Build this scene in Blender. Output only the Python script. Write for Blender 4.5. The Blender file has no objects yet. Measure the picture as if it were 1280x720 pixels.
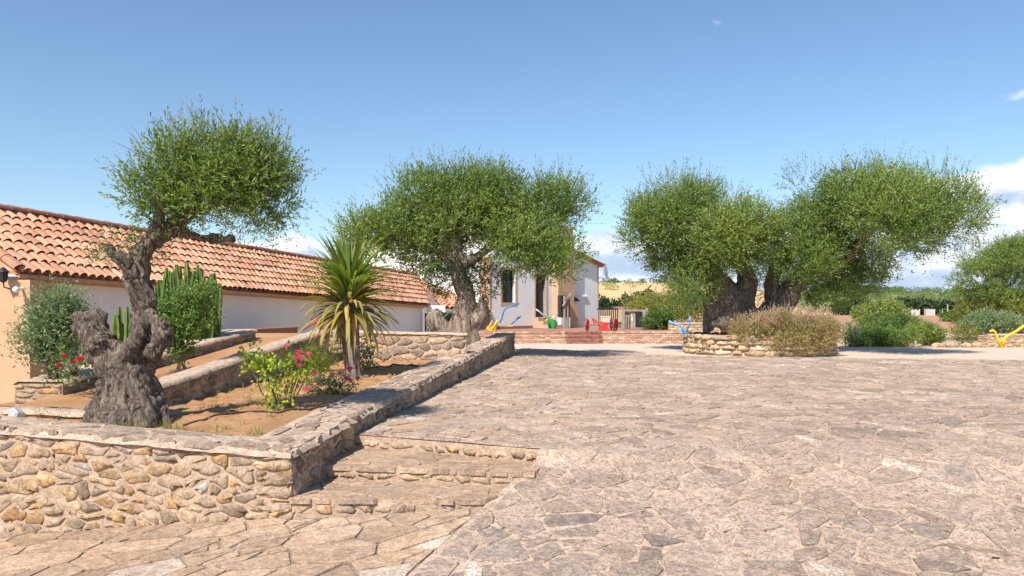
import bpy, bmesh, math, random
import numpy as np
from mathutils import Vector, Matrix
R = math.radians
SC = bpy.context.scene
COL = SC.collection

# ------------------------------------------------------------------ camera, sky, sun, exposure
EYE = 1.3                       # eye height above the paved yard (the yard is z = 0)
F = 924.0                       # focal length in pixels of the 1280 px wide photograph
HZ = 388.0                      # row of the horizon
def at(px, py, Y):              # a point seen at (px, py) lying Y metres away
    return Vector(((px - 640.0) / F * Y, Y, EYE - (py - HZ) / F * Y))

cam_d = bpy.data.cameras.new('camera'); cam = bpy.data.objects.new('camera', cam_d); COL.objects.link(cam)
cam.location = (0, 0, EYE); cam.rotation_euler = (R(90), 0, 0)
cam_d.sensor_width = 36; cam_d.lens = 36 * F / 1280
cam_d.shift_y = (HZ - 360.0) / 1280
cam_d.clip_start = 0.05; cam_d.clip_end = 6000
SC.camera = cam

SUN_EL, SUN_AZ = R(48), R(62)   # elevation; heading in which the light travels (from +X towards +Y)
sun_dir = Vector((math.cos(SUN_AZ) * math.cos(SUN_EL), math.sin(SUN_AZ) * math.cos(SUN_EL), -math.sin(SUN_EL)))
sd = bpy.data.lights.new('sun', 'SUN'); sd.energy = 4.2; sd.angle = R(0.5); sd.color = (1, 0.93, 0.83)
so = bpy.data.objects.new('sun', sd); COL.objects.link(so)
so.rotation_euler = sun_dir.to_track_quat('-Z', 'Y').to_euler(); so.location = (-20, -10, 30)
SC.view_settings.view_transform = 'Standard'; SC.view_settings.look = 'None'
SC.view_settings.exposure = 0.80; SC.view_settings.gamma = 1

W = bpy.data.worlds.new('World'); SC.world = W; W.use_nodes = True
def world():
    nt = W.node_tree; N = nt.nodes; L = nt.links; N.clear()
    def math_(op, a, b=None, c=None):
        n = N.new('ShaderNodeMath'); n.operation = op
        for i, v in enumerate((a, b, c)):
            if v is None: continue
            if isinstance(v, (int, float)): n.inputs[i].default_value = v
            else: L.new(v, n.inputs[i])
        return n.outputs[0]
    def sstep(v, a, b):
        n = N.new('ShaderNodeMapRange'); n.interpolation_type = 'SMOOTHSTEP'
        L.new(v, n.inputs['Value']); n.inputs['From Min'].default_value = a; n.inputs['From Max'].default_value = b
        return n.outputs['Result']
    sky = N.new('ShaderNodeTexSky'); sky.sky_type = 'NISHITA'; sky.sun_disc = False
    sky.sun_elevation = SUN_EL; sky.sun_rotation = math.atan2(-sun_dir.x, -sun_dir.y)
    sky.air_density = 1.15; sky.dust_density = 0.2; sky.ozone_density = 5.0
    tc = N.new('ShaderNodeTexCoord'); sep = N.new('ShaderNodeSeparateXYZ'); L.new(tc.outputs['Generated'], sep.inputs[0])
    az = math_('ARCTAN2', sep.outputs[0], sep.outputs[1]); el = math_('ARCSINE', sep.outputs[2])
    def noise(sx, sy, ox, oy, scale, detail, rough):
        cx = N.new('ShaderNodeCombineXYZ')
        L.new(math_('MULTIPLY_ADD', az, sx, ox), cx.inputs[0]); L.new(math_('MULTIPLY_ADD', el, sy, oy), cx.inputs[1])
        n = N.new('ShaderNodeTexNoise'); n.inputs['Scale'].default_value = scale
        n.inputs['Detail'].default_value = detail; n.inputs['Roughness'].default_value = rough
        L.new(cx.outputs[0], n.inputs['Vector']); return n.outputs['Fac']
    n1 = noise(1.0, 1.6, 3.1, 0.4, 9.0, 9, 0.58)
    n2 = noise(1.0, 1.6, 3.085, 0.425, 9.0, 6, 0.55)      # the same field a little towards the sun: gives the puffs a lit side
    low = noise(0.6, 0.2, 7.7, 0.0, 3.2, 3, 0.5)
    band = math_('SUBTRACT', 1.0, sstep(el, 0.035, 0.15))
    cov = math_('MULTIPLY', band, math_('MULTIPLY_ADD', low, 1.4, -0.28))
    def bump(a0, e0, sa, se, amp):
        da = math_('DIVIDE', math_('SUBTRACT', az, a0), sa); de = math_('DIVIDE', math_('SUBTRACT', el, e0), se)
        q = math_('ADD', math_('MULTIPLY', da, da), math_('MULTIPLY', de, de))
        return math_('MULTIPLY', math_('EXPONENT', math_('MULTIPLY', q, -1.0)), amp)
    for b in ((0.57, 0.065, 0.20, 0.08, 1.25), (0.47, 0.03, 0.10, 0.04, 0.6), (0.16, 0.045, 0.14, 0.034, 0.8), (0.12, 0.088, 0.035, 0.018, 0.42),
              (-0.20, 0.062, 0.13, 0.020, 0.45), (0.60, 0.235, 0.05, 0.010, 0.26)):
        cov = math_('ADD', cov, bump(*b))
    dens = math_('ADD', cov, math_('MULTIPLY_ADD', n1, 1.5, -0.98))
    alpha = sstep(dens, 0.02, 0.26)
    lit = math_('SUBTRACT', n1, n2)
    sh = sstep(math_('ADD', math_('MULTIPLY', lit, 2.6), math_('MULTIPLY_ADD', el, 2.4, -0.12)), -0.30, 0.36)
    mixc = N.new('ShaderNodeMix'); mixc.data_type = 'RGBA'
    L.new(sh, mixc.inputs['Factor']); mixc.inputs['A'].default_value = (3.4, 4.3, 5.8, 1); mixc.inputs['B'].default_value = (7.0, 7.3, 7.6, 1)
    mx = N.new('ShaderNodeMix'); mx.data_type = 'RGBA'
    L.new(math_('MULTIPLY', alpha, 0.94), mx.inputs['Factor']); L.new(sky.outputs[0], mx.inputs['A']); L.new(mixc.outputs['Result'], mx.inputs['B'])
    bg = N.new('ShaderNodeBackground'); bg.inputs['Strength'].default_value = 0.09
    L.new(mx.outputs['Result'], bg.inputs['Color'])
    out = N.new('ShaderNodeOutputWorld'); L.new(bg.outputs[0], out.inputs['Surface'])
world()

# ------------------------------------------------------------------ numeric helpers
def rs(seed): return np.random.default_rng(seed)
def _hash(ix, iy, iz, s):
    h = (ix * 374761393 + iy * 668265263 + iz * 2147483647 + s * 974634777) & 0xFFFFFFFF
    h = ((h ^ (h >> 13)) * 1274126177) & 0xFFFFFFFF
    h = ((h ^ (h >> 16)) * 2246822519) & 0xFFFFFFFF
    return ((h ^ (h >> 15)) & 0xFFFF) / 65535.0
def vnoise(p, s=0):             # value noise 0..1 on an (n,3) array
    p = np.asarray(p, float); i = np.floor(p).astype(np.int64); f = p - i; f = f * f * (3 - 2 * f)
    x, y, z = i[:, 0], i[:, 1], i[:, 2]; fx, fy, fz = f[:, 0], f[:, 1], f[:, 2]
    def h(a, b, c): return _hash(x + a, y + b, z + c, s)
    l = lambda a, b, t: a + (b - a) * t
    return l(l(l(h(0,0,0), h(1,0,0), fx), l(h(0,1,0), h(1,1,0), fx), fy), l(l(h(0,0,1), h(1,0,1), fx), l(h(0,1,1), h(1,1,1), fx), fy), fz)
def fbm(p, s=0, o=4):
    p = np.asarray(p, float); v = np.zeros(len(p)); a = 0.5; t = 0
    for k in range(o): v += a * vnoise(p * 2 ** k, s + k); t += a; a *= 0.5
    return v / t
def nz2(x, y, k, s=0, o=3):
    x = np.atleast_1d(np.asarray(x, float)); y = np.atleast_1d(np.asarray(y, float))
    return fbm(np.stack([x * k, y * k, np.zeros_like(x)], 1), s, o) - 0.5

# ------------------------------------------------------------------ object helpers
def tag(o, label=None, cat=None, group=None, kind=None):
    if label: o['label'] = label
    if cat: o['category'] = cat
    if group: o['group'] = group
    if kind: o['kind'] = kind
    return o
def thing(name, label, cat, loc, group=None):
    o = bpy.data.objects.new(name, None); COL.objects.link(o); o.location = Vector(loc)
    o.empty_display_size = 0.1
    return tag(o, label, cat, group)
def rootloc(p):
    v = Vector((0, 0, 0))
    while p is not None: v = v + p.location; p = p.parent
    return v
def mesh_np(name, V, faces=None, quads=None, tint=None, smooth=False):
    V = np.asarray(V, np.float32)
    me = bpy.data.meshes.new(name)
    if quads is not None:
        quads = np.asarray(quads, np.int32); k = quads.shape[1]; n = len(quads)
        me.vertices.add(len(V)); me.vertices.foreach_set('co', V.ravel())
        me.loops.add(n * k); me.loops.foreach_set('vertex_index', quads.ravel())
        me.polygons.add(n); me.polygons.foreach_set('loop_start', np.arange(0, n * k, k, dtype=np.int32))
        me.update(calc_edges=True)
    else:
        me.from_pydata(V.tolist(), [], [list(map(int, f)) for f in faces])
    if tint is not None:
        a = me.attributes.new('tint', 'FLOAT_COLOR', 'POINT')
        t = np.ones((len(V), 4), np.float32); t[:, :3] = tint
        a.data.foreach_set('color', t.ravel())
    if smooth: me.polygons.foreach_set('use_smooth', np.ones(len(me.polygons), bool))
    return me
def put(name, me, mat, parent=None, loc=None):      # links a mesh whose vertices are already in place
    o = bpy.data.objects.new(name, me); COL.objects.link(o)
    if mat is not None and not me.materials: me.materials.append(mat)
    if parent is not None: o.parent = parent
    if loc is not None: o.location = loc
    return o
def solid(name, V, faces=None, mat=None, parent=None, quads=None, tint=None, smooth=False, centre=False):
    """world-space vertices -> object; a child keeps its place under its thing"""
    V = np.asarray(V, float)
    base = np.array(rootloc(parent)) if parent is not None else np.zeros(3)
    if centre or parent is None:
        c = V.mean(0)
        if parent is None: c[2] = V[:, 2].min()
        me = mesh_np(name, V - c, faces, quads, tint, smooth)
        return put(name, me, mat, parent, Vector(c - base))
    return put(name, mesh_np(name, V - base, faces, quads, tint, smooth), mat, parent)
class MB:
    def __init__(s): s.v = []; s.f = []; s.t = []
    def add(s, V, Fc, tint=(.5, .5, .5)):
        n = len(s.v); s.v += [tuple(map(float, p)) for p in V]; s.f += [[i + n for i in f] for f in Fc]; s.t += [tint] * len(V)
    def box(s, o, ax, ay, az, tint=(.5, .5, .5), bev=0.0):
        o, ax, ay, az = (np.array(q, float) for q in (o, ax, ay, az))
        if bev <= 0:
            P = [o + ax * i + ay * j + az * k for k in (0, 1) for j in (0, 1) for i in (0, 1)]
            s.add(P, [(0, 2, 3, 1), (4, 5, 7, 6), (0, 1, 5, 4), (2, 6, 7, 3), (0, 4, 6, 2), (1, 3, 7, 5)], tint); return
        lx, ly, lz = (np.linalg.norm(q) for q in (ax, ay, az)); b = min(bev, .45 * lx, .45 * ly, .45 * lz)
        ux, uy, uz = ax / lx, ay / ly, az / lz; bm = bmesh.new()
        bmesh.ops.create_cube(bm, size=1)
        for v in bm.verts: v.co = Vector(((v.co.x + .5) * lx, (v.co.y + .5) * ly, (v.co.z + .5) * lz))
        bmesh.ops.bevel(bm, geom=bm.edges[:], offset=b, segments=1, affect='EDGES')
        bm.verts.index_update()
        s.add([o + ux * v.co.x + uy * v.co.y + uz * v.co.z for v in bm.verts], [[v.index for v in f.verts] for f in bm.faces], tint); bm.free()
    def tube(s, pts, rad, seg=6, tint=(.5, .5, .5), cap=True):
        pts = [Vector(p) for p in pts]; rad = [rad] * len(pts) if isinstance(rad, (int, float)) else list(rad)
        V = []; Fc = []
        for i, p in enumerate(pts):
            d = (pts[min(i + 1, len(pts) - 1)] - pts[max(i - 1, 0)]).normalized()
            a = d.cross(Vector((0, 0, 1)));  a = Vector((1, 0, 0)) if a.length < 1e-3 else a.normalized(); b = d.cross(a)
            for k in range(seg): t = 2 * math.pi * k / seg; V.append(p + (a * math.cos(t) + b * math.sin(t)) * rad[i])
        for i in range(len(pts) - 1):
            for k in range(seg): Fc.append((i * seg + k, i * seg + (k + 1) % seg, (i + 1) * seg + (k + 1) % seg, (i + 1) * seg + k))
        if cap: Fc.append(tuple(range(seg))); Fc.append(tuple((len(pts) - 1) * seg + k for k in reversed(range(seg))))
        s.add(V, Fc, tint)
    def prism(s, poly, d, tint=(.5, .5, .5)):        # planar polygon (3-d points) swept by d
        n = len(poly); P = [np.array(p, float) for p in poly] + [np.array(p, float) + np.array(d, float) for p in poly]
        s.add(P, [tuple(range(n)), tuple(n + i for i in reversed(range(n)))] + [(i, n + i, n + (i + 1) % n, (i + 1) % n) for i in range(n)], tint)
    def ball(s, c, r, tint=(.5, .5, .5), sub=1, sq=(1, 1, 1)):
        bm = bmesh.new(); bmesh.ops.create_icosphere(bm, subdivisions=sub, radius=r); bm.verts.index_update()
        s.add([np.array(c) + np.array(v.co) * np.array(sq) for v in bm.verts], [[v.index for v in f.verts] for f in bm.faces], tint); bm.free()
    def build(s, name, mat, parent=None, smooth=False, centre=False):
        o = solid(name, s.v, s.f, mat, parent, tint=np.array(s.t), smooth=smooth, centre=centre)
        bm = bmesh.new(); bm.from_mesh(o.data); bmesh.ops.recalc_face_normals(bm, faces=bm.faces[:]); bm.to_mesh(o.data); bm.free()
        if smooth: o.data.polygons.foreach_set('use_smooth', np.ones(len(o.data.polygons), bool))
        return o

# ------------------------------------------------------------------ materials
class NT:
    def __init__(s, name):
        s.m = bpy.data.materials.new(name); s.m.use_nodes = True; s.t = s.m.node_tree; s.N = s.t.nodes; s.L = s.t.links
        s.b = s.N['Principled BSDF']; s.b.inputs['Roughness'].default_value = 0.85
        s.b.inputs['Specular IOR Level'].default_value = 0.25
        s.pos = s.N.new('ShaderNodeNewGeometry').outputs['Position']
    def set(s, sock, v):
        if isinstance(v, (int, float)): sock.default_value = v
        elif isinstance(v, tuple): sock.default_value = v if len(v) == 4 or len(sock.default_value) == 3 else (*v, 1)
        else: s.L.new(v, sock)
    def vec(s, scale=(1, 1, 1), rot=(0, 0, 0), src=None):
        n = s.N.new('ShaderNodeMapping'); s.L.new(src or s.pos, n.inputs['Vector']); n.inputs['Scale'].default_value = scale; n.inputs['Rotation'].default_value = rot
        return n.outputs[0]
    def noise(s, scale, detail=5, rough=.6, vec=None, dist=0):
        n = s.N.new('ShaderNodeTexNoise'); s.L.new(vec or s.pos, n.inputs['Vector']); n.inputs['Scale'].default_value = scale
        n.inputs['Detail'].default_value = detail; n.inputs['Roughness'].default_value = rough; n.inputs['Distortion'].default_value = dist
        return n.outputs['Fac']
    def voro(s, scale, feature='F1', vec=None, out='Distance'):
        n = s.N.new('ShaderNodeTexVoronoi'); n.feature = feature; s.L.new(vec or s.pos, n.inputs['Vector']); n.inputs['Scale'].default_value = scale
        return n.outputs[out]
    def lines(s, scale, vec=None, width=.03, dist=.6, detail=4, rough=.6):     # thin irregular cracks, 1 on the line
        f = s.noise(scale, detail, rough, vec, dist); d = s.math('ABSOLUTE', s.math('SUBTRACT', f, .5))
        return s.ramp(d, [(0, (1, 1, 1)), (width, (0, 0, 0))])
    def ramp(s, fac, stops):
        n = s.N.new('ShaderNodeValToRGB'); e = n.color_ramp.elements
        while len(e) < len(stops): e.new(0.5)
        for k, (p, c) in enumerate(stops): e[k].position = p; e[k].color = (*c, 1) if len(c) == 3 else c
        s.L.new(fac, n.inputs[0]); return n.outputs[0]
    def mix(s, fac, a, b, mode='MIX'):
        n = s.N.new('ShaderNodeMix'); n.data_type = 'RGBA'; n.blend_type = mode
        s.set(n.inputs['Factor'], fac); s.set(n.inputs['A'], a); s.set(n.inputs['B'], b); return n.outputs['Result']
    def math(s, op, a, b=None):
        n = s.N.new('ShaderNodeMath'); n.operation = op; s.set(n.inputs[0], a)
        if b is not None: s.set(n.inputs[1], b)
        return n.outputs[0]
    def tint(s):
        n = s.N.new('ShaderNodeAttribute'); n.attribute_name = 'tint'
        q = s.N.new('ShaderNodeSeparateColor'); s.L.new(n.outputs['Color'], q.inputs[0]); return q.outputs[0], q.outputs[1], q.outputs[2]
    def bump(s, h, strength=.5, dist=.02):
        n = s.N.new('ShaderNodeBump'); s.L.new(h, n.inputs['Height']); n.inputs['Strength'].default_value = strength; n.inputs['Distance'].default_value = dist
        s.L.new(n.outputs[0], s.b.inputs['Normal'])
    def col(s, c): s.set(s.b.inputs['Base Color'], c); return s.m
M = {}
def stone_mat(name, stops, dark=.55, scale=1.0, bump=1.0, stain=.5, lichen=(.17, .145, .125), smear=.62, mort=(.58, .43, .315)):
    n = NT(name); a, b, c = n.tint()
    base = n.ramp(a, stops)
    f = n.noise(13 * scale, 9, .72, dist=.7); f2 = n.noise(60 * scale, 6, .75); f3 = n.noise(2.4 * scale, 5, .65); f4 = n.noise(5 * scale, 6, .7)
    base = n.mix(n.math('MULTIPLY', n.ramp(f, [(.38, (1, 1, 1)), (.52, (0, 0, 0))]), dark), base, n.mix(1, base, (.40, .355, .33), 'MULTIPLY'))
    base = n.mix(n.math('MULTIPLY', n.ramp(f3, [(.46, (0, 0, 0)), (.62, (1, 1, 1))]), stain), base, n.mix(n.ramp(f2, [(.4, (0, 0, 0)), (.6, (1, 1, 1))]), lichen, (.40, .33, .275)))
    base = n.mix(n.ramp(f2, [(.55, (0, 0, 0)), (.72, (.7, .7, .7))]), base, n.mix(.55, base, (.86, .78, .68)))
    base = n.mix(n.math('MULTIPLY', n.ramp(f4, [(.52, (0, 0, 0)), (.60, (1, 1, 1))]), smear), base, mort)       # mortar smeared over the faces
    base = n.mix(n.math('MULTIPLY', n.lines(9 * scale, None, .035, 1.0), .65), base, (.13, .105, .09))
    hs = n.N.new('ShaderNodeHueSaturation'); n.set(hs.inputs['Color'], base); q = n.math('MULTIPLY_ADD', b, .5); q.node.inputs[2].default_value = .76
    n.L.new(q, hs.inputs['Value'])
    n.bump(n.math('ADD', f, n.math('MULTIPLY', f2, .45)), bump, .03)
    n.b.inputs['Roughness'].default_value = .95; n.b.inputs['Specular IOR Level'].default_value = .05
    M[name] = n.col(hs.outputs[0])
def slate_mat(name, stops, crack=.8, stain=(.36, .29, .24)):      # layered flagstone: flaking streaks, each stone with its own grain direction
    n = NT(name); a, b, c = n.tint()
    base = n.ramp(a, stops)
    mp = n.N.new('ShaderNodeMapping'); n.L.new(n.pos, mp.inputs['Vector'])
    cr = n.N.new('ShaderNodeCombineXYZ'); n.L.new(n.math('MULTIPLY', n.math('SUBTRACT', c, .5), 1.3), cr.inputs[2]); n.L.new(cr.outputs[0], mp.inputs['Rotation'])
    mp.inputs['Scale'].default_value = (6, 8.5, 6); v = mp.outputs[0]
    f = n.noise(1, 9, .74, v, 1.6); f2 = n.noise(34, 6, .75); f3 = n.noise(1.3, 4, .65); f5 = n.noise(7, 7, .7)
    base = n.mix(n.ramp(f5, [(.40, (.75, .75, .75)), (.52, (0, 0, 0))]), base, n.mix(1, base, (.70, .66, .64), 'MULTIPLY'))
    base = n.mix(n.ramp(f, [(.50, (0, 0, 0)), (.62, (.75, .75, .75))]), base, n.mix(.5, base, (.72, .57, .45)))
    base = n.mix(n.ramp(f5, [(.56, (0, 0, 0)), (.66, (.8, .8, .8))]), base, (.56, .42, .32))
    base = n.mix(n.math('MULTIPLY', n.ramp(f3, [(.46, (0, 0, 0)), (.68, (1, 1, 1))]), .35), base, stain)
    base = n.mix(n.ramp(f2, [(.57, (0, 0, 0)), (.70, (.6, .6, .6))]), base, (.66, .53, .42))
    base = n.mix(n.ramp(n.noise(.5, 5, .6), [(.44, (0, 0, 0)), (.62, (.45, .45, .45))]), base, n.mix(1, base, (.70, .66, .63), 'MULTIPLY'))
    base = n.mix(n.math('MULTIPLY', n.lines(1.2, v, .05, 2.2, 6, .65), crack), base, (.115, .095, .085))
    base = n.mix(n.math('MULTIPLY', n.lines(2.6, v, .03, 2.0, 5, .6), crack * .8), base, (.17, .14, .125))
    hs = n.N.new('ShaderNodeHueSaturation'); n.set(hs.inputs['Color'], base); q = n.math('MULTIPLY_ADD', b, .3); q.node.inputs[2].default_value = .86
    n.L.new(q, hs.inputs['Value'])
    n.bump(n.math('ADD', f, n.math('MULTIPLY', f5, .6)), .9, .03); n.b.inputs['Roughness'].default_value = .95; n.b.inputs['Specular IOR Level'].default_value = .04
    M[name] = n.col(hs.outputs[0])
def plain(name, c, rough=.7, var=.18, scale=6, bump=.15, metal=0):
    n = NT(name); f = n.noise(scale, 6, .65)
    d = tuple(x * (1 - var) for x in c); e = tuple(min(1, x * (1 + var)) for x in c)
    n.b.inputs['Roughness'].default_value = rough; n.b.inputs['Metallic'].default_value = metal
    if bump: n.bump(n.noise(scale * 6, 5, .7), bump, .01)
    M[name] = n.col(n.ramp(f, [(.3, d), (.7, e)]))
def mortar(name, c, c2, crack=.0, grit=.75):
    n = NT(name); f = n.noise(3.2, 6, .7); f2 = n.noise(55, 5, .75); f3 = n.noise(14, 6, .7)
    base = n.ramp(f, [(.35, c), (.65, c2)]); base = n.mix(n.ramp(f2, [(.45, (0, 0, 0)), (.65, (grit,) * 3)]), base, n.mix(1, base, (.60, .54, .50), 'MULTIPLY'))
    base = n.mix(n.ramp(f3, [(.52, (0, 0, 0)), (.66, (.6, .6, .6))]), base, n.mix(.5, base, (.78, .66, .55)))
    base = n.mix(n.ramp(f3, [(.34, (.6, .6, .6)), (.46, (0, 0, 0))]), base, n.mix(1, base, (.62, .57, .53), 'MULTIPLY'))
    if crack: base = n.mix(n.math('MULTIPLY', n.lines(7, None, .035, 1.6, 6, .65), crack), base, (.15, .12, .10))
    n.bump(n.math('ADD', f3, n.math('MULTIPLY', f2, .5)), .8, .025); n.b.inputs['Roughness'].default_value = .95; n.b.inputs['Specular IOR Level'].default_value = .04
    M[name] = n.col(base)
def leaf_mat(name, stops, back, trans=.35, rough=.5):
    n = NT(name); a, b, c = n.tint()
    col = n.ramp(a, stops); g = n.N.new('ShaderNodeNewGeometry')
    col = n.mix(n.math('MULTIPLY', g.outputs['Backfacing'], .75), col, back)
    hs = n.N.new('ShaderNodeHueSaturation'); n.set(hs.inputs['Color'], col); q = n.math('MULTIPLY_ADD', b, .6); q.node.inputs[2].default_value = .72
    n.L.new(q, hs.inputs['Value']); n.set(n.b.inputs['Base Color'], hs.outputs[0]); n.b.inputs['Roughness'].default_value = rough
    n.b.inputs['Specular IOR Level'].default_value = .35
    tr = n.N.new('ShaderNodeBsdfTranslucent'); tc = n.mix(1, hs.outputs[0], (1.25, 1.3, .55), 'MULTIPLY'); n.L.new(tc, tr.inputs['Color'])
    mx = n.N.new('ShaderNodeMixShader'); mx.inputs[0].default_value = trans
    n.L.new(n.b.outputs[0], mx.inputs[1]); n.L.new(tr.outputs[0], mx.inputs[2]); n.L.new(mx.outputs[0], n.N['Material Output'].inputs['Surface'])
    M[name] = n.m
def tinted(name, stops, rough=.8, scale=12, bump=.3, moss=None):
    n = NT(name); a, b, c = n.tint(); f = n.noise(scale, 6, .7); f2 = n.noise(scale * 5, 4, .7)
    base = n.ramp(a, stops)
    base = n.mix(n.ramp(f, [(.4, (.6, .6, .6)), (.6, (0, 0, 0))]), base, n.mix(1, base, (.62, .57, .54), 'MULTIPLY'))
    if moss: base = n.mix(n.math('MULTIPLY', n.ramp(n.noise(4.5, 6, .75), [(.52, (0, 0, 0)), (.66, (1, 1, 1))]), .55), base, moss)
    hs = n.N.new('ShaderNodeHueSaturation'); n.set(hs.inputs['Color'], base); q = n.math('MULTIPLY_ADD', b, .4); q.node.inputs[2].default_value = .8
    n.L.new(q, hs.inputs['Value']); n.bump(n.math('ADD', f, f2), bump, .008); n.b.inputs['Roughness'].default_value = rough
    M[name] = n.col(hs.outputs[0])

slate_mat('yard_stone', [(0, (.30, .25, .22)), (.2, (.43, .33, .26)), (.5, (.58, .435, .33)), (.78, (.64, .48, .36)), (.92, (.66, .44, .28)), (1, (.78, .70, .62))])
slate_mat('slab', [(0, (.48, .335, .225)), (.35, (.60, .41, .275)), (.6, (.54, .385, .27)), (.8, (.64, .41, .235)), (.92, (.64, .52, .41)), (1, (.72, .64, .55))], .6, (.46, .33, .235))
stone_mat('rubble', [(0, (.27, .215, .18)), (.22, (.40, .30, .22)), (.42, (.54, .385, .255)), (.6, (.60, .44, .29)), (.76, (.62, .38, .175)), (.88, (.56, .40, .31)), (.96, (.62, .54, .45)), (1, (.78, .74, .68))], dark=.7, stain=.40)
stone_mat('planter_stone', [(0, (.50, .35, .21)), (.5, (.64, .48, .30)), (.8, (.62, .42, .23)), (1, (.66, .57, .45))], dark=.5, stain=.15, smear=.2)
stone_mat('coping', [(0, (.43, .325, .245)), (.5, (.56, .425, .32)), (1, (.64, .495, .375))], dark=.7, stain=.22, smear=.4, mort=(.56, .43, .32))
mortar('yard_mortar', (.50, .375, .285), (.60, .46, .355), .8)
mortar('dark_joint', (.22, .18, .15), (.34, .27, .21))
mortar('wall_mortar', (.62, .46, .335), (.54, .39, .28), .35)
mortar('coping_mortar', (.52, .395, .30), (.62, .475, .36), .6)
mortar('gravel', (.58, .47, .38), (.65, .54, .45))
mortar('dark_kerb', (.20, .145, .10), (.27, .20, .145))  # kerb core, a darker brown than the other low walls
mortar('earth_wall', (.40, .29, .20), (.47, .35, .24))

def soil_mat():
    n = NT('soil'); f = n.noise(1.6, 6, .65); f2 = n.noise(30, 7, .75); f3 = n.noise(90, 3, .7)
    base = n.ramp(f, [(.35, (.40, .20, .09)), (.65, (.51, .295, .15))])
    base = n.mix(n.ramp(f2, [(.35, (.7, .7, .7)), (.52, (0, 0, 0))]), base, (.36, .205, .11))
    base = n.mix(n.ramp(f3, [(.6, (0, 0, 0)), (.72, (.5, .5, .5))]), base, (.68, .54, .38))
    n.bump(n.math('ADD', f2, n.math('MULTIPLY', f3, .3)), .9, .03); n.b.inputs['Roughness'].default_value = .95; M['soil'] = n.col(base)
soil_mat()
def ground_mat():
    n = NT('dry_ground'); f = n.noise(.12, 6, .6); f2 = n.noise(4, 7, .7)
    base = n.ramp(f, [(.35, (.47, .31, .20)), (.65, (.56, .40, .27))]); base = n.mix(n.ramp(f2, [(.45, (.55, .55, .55)), (.6, (0, 0, 0))]), base, (.37, .27, .17))
    n.bump(f2, .5, .05); M['dry_ground'] = n.col(base)
    n = NT('field_soil'); f = n.noise(.05, 5, .6, n.vec((1, 6, 1))); f2 = n.noise(2.5, 6, .7, n.vec((.25, 1, 1)))
    base = n.ramp(f, [(.35, (.40, .205, .115)), (.65, (.50, .29, .18))]); base = n.mix(n.ramp(f2, [(.42, (.6, .6, .6)), (.6, (0, 0, 0))]), base, (.30, .16, .09))
    n.bump(f2, .6, .1); M['field_soil'] = n.col(base)
    n = NT('stubble'); f = n.noise(.018, 6, .6, n.vec((1, 3, 1))); f2 = n.noise(.25, 6, .7)
    base = n.ramp(f, [(.35, (.58, .37, .165)), (.5, (.66, .44, .21)), (.65, (.52, .34, .17))]); base = n.mix(n.ramp(f2, [(.6, (0, 0, 0)), (.7, (.5, .5, .5))]), base, (.26, .23, .10)); M['stubble'] = n.col(base)
    n = NT('green_hill'); f = n.noise(.03, 6, .6, n.vec((1, 3, 1))); f2 = n.noise(.3, 6, .75)
    base = n.ramp(f, [(.35, (.17, .20, .06)), (.55, (.25, .25, .08)), (.7, (.33, .27, .11))]); base = n.mix(n.ramp(f2, [(.42, (.8, .8, .8)), (.55, (0, 0, 0))]), base, (.08, .11, .04)); M['green_hill'] = n.col(base)
ground_mat()
def bark_mat(name, c1, c2, c3, sc=1.0):
    n = NT(name); f = n.noise(18 * sc, 9, .74, n.vec((1, 1, .16)), 1.0); f2 = n.noise(70 * sc, 5, .7, n.vec((1, 1, .3))); f3 = n.noise(2.6 * sc, 4, .6)
    base = n.ramp(f, [(.32, c1), (.5, c2), (.68, c3)]); base = n.mix(n.ramp(f2, [(.4, (.6, .6, .6)), (.55, (0, 0, 0))]), base, n.mix(1, base, (.5, .46, .43), 'MULTIPLY'))
    base = n.mix(n.ramp(f3, [(.52, (0, 0, 0)), (.68, (.55, .55, .55))]), base, (.46, .36, .27))
    base = n.mix(n.math('MULTIPLY', n.lines(12 * sc, n.vec((1, 1, .14)), .05, 1.0, 6), .85), base, (.05, .04, .035))
    n.bump(n.math('ADD', f, n.math('MULTIPLY', f2, .4)), 1.0, .04); n.b.inputs['Roughness'].default_value = .95; n.b.inputs['Specular IOR Level'].default_value = .05; M[name] = n.col(base)
bark_mat('old_bark', (.085, .066, .055), (.215, .17, .14), (.43, .37, .32), 1.3)
bark_mat('olive_bark', (.085, .066, .055), (.20, .16, .13), (.40, .33, .27), .6)
bark_mat('pale_bark', (.15, .115, .09), (.33, .26, .205), (.52, .43, .35), .6)
bark_mat('red_bark', (.18, .11, .075), (.30, .19, .13), (.38, .25, .17), .6)
bark_mat('palm_bark', (.20, .165, .14), (.33, .28, .24), (.43, .38, .33), 1.0)
leaf_mat('olive_leaf', [(0, (.06, .12, .018)), (.35, (.125, .205, .030)), (.7, (.225, .30, .055)), (.92, (.34, .36, .09)), (1, (.42, .34, .12))], (.28, .33, .17))
leaf_mat('olive_leaf_silver', [(0, (.08, .125, .04)), (.5, (.14, .19, .06)), (.85, (.22, .26, .11)), (1, (.28, .30, .17))], (.33, .36, .26))
leaf_mat('bush_leaf', [(0, (.05, .11, .022)), (.5, (.12, .21, .04)), (.85, (.23, .31, .07)), (1, (.34, .35, .11))], (.18, .24, .08))
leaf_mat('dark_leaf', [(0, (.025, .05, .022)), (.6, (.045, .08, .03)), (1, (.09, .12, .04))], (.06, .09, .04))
leaf_mat('grey_leaf', [(0, (.10, .16, .07)), (.5, (.17, .25, .11)), (1, (.32, .38, .21))], (.33, .36, .28))
leaf_mat('yellow_leaf', [(0, (.13, .16, .035)), (.5, (.24, .25, .05)), (1, (.38, .33, .08))], (.28, .28, .10))
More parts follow.
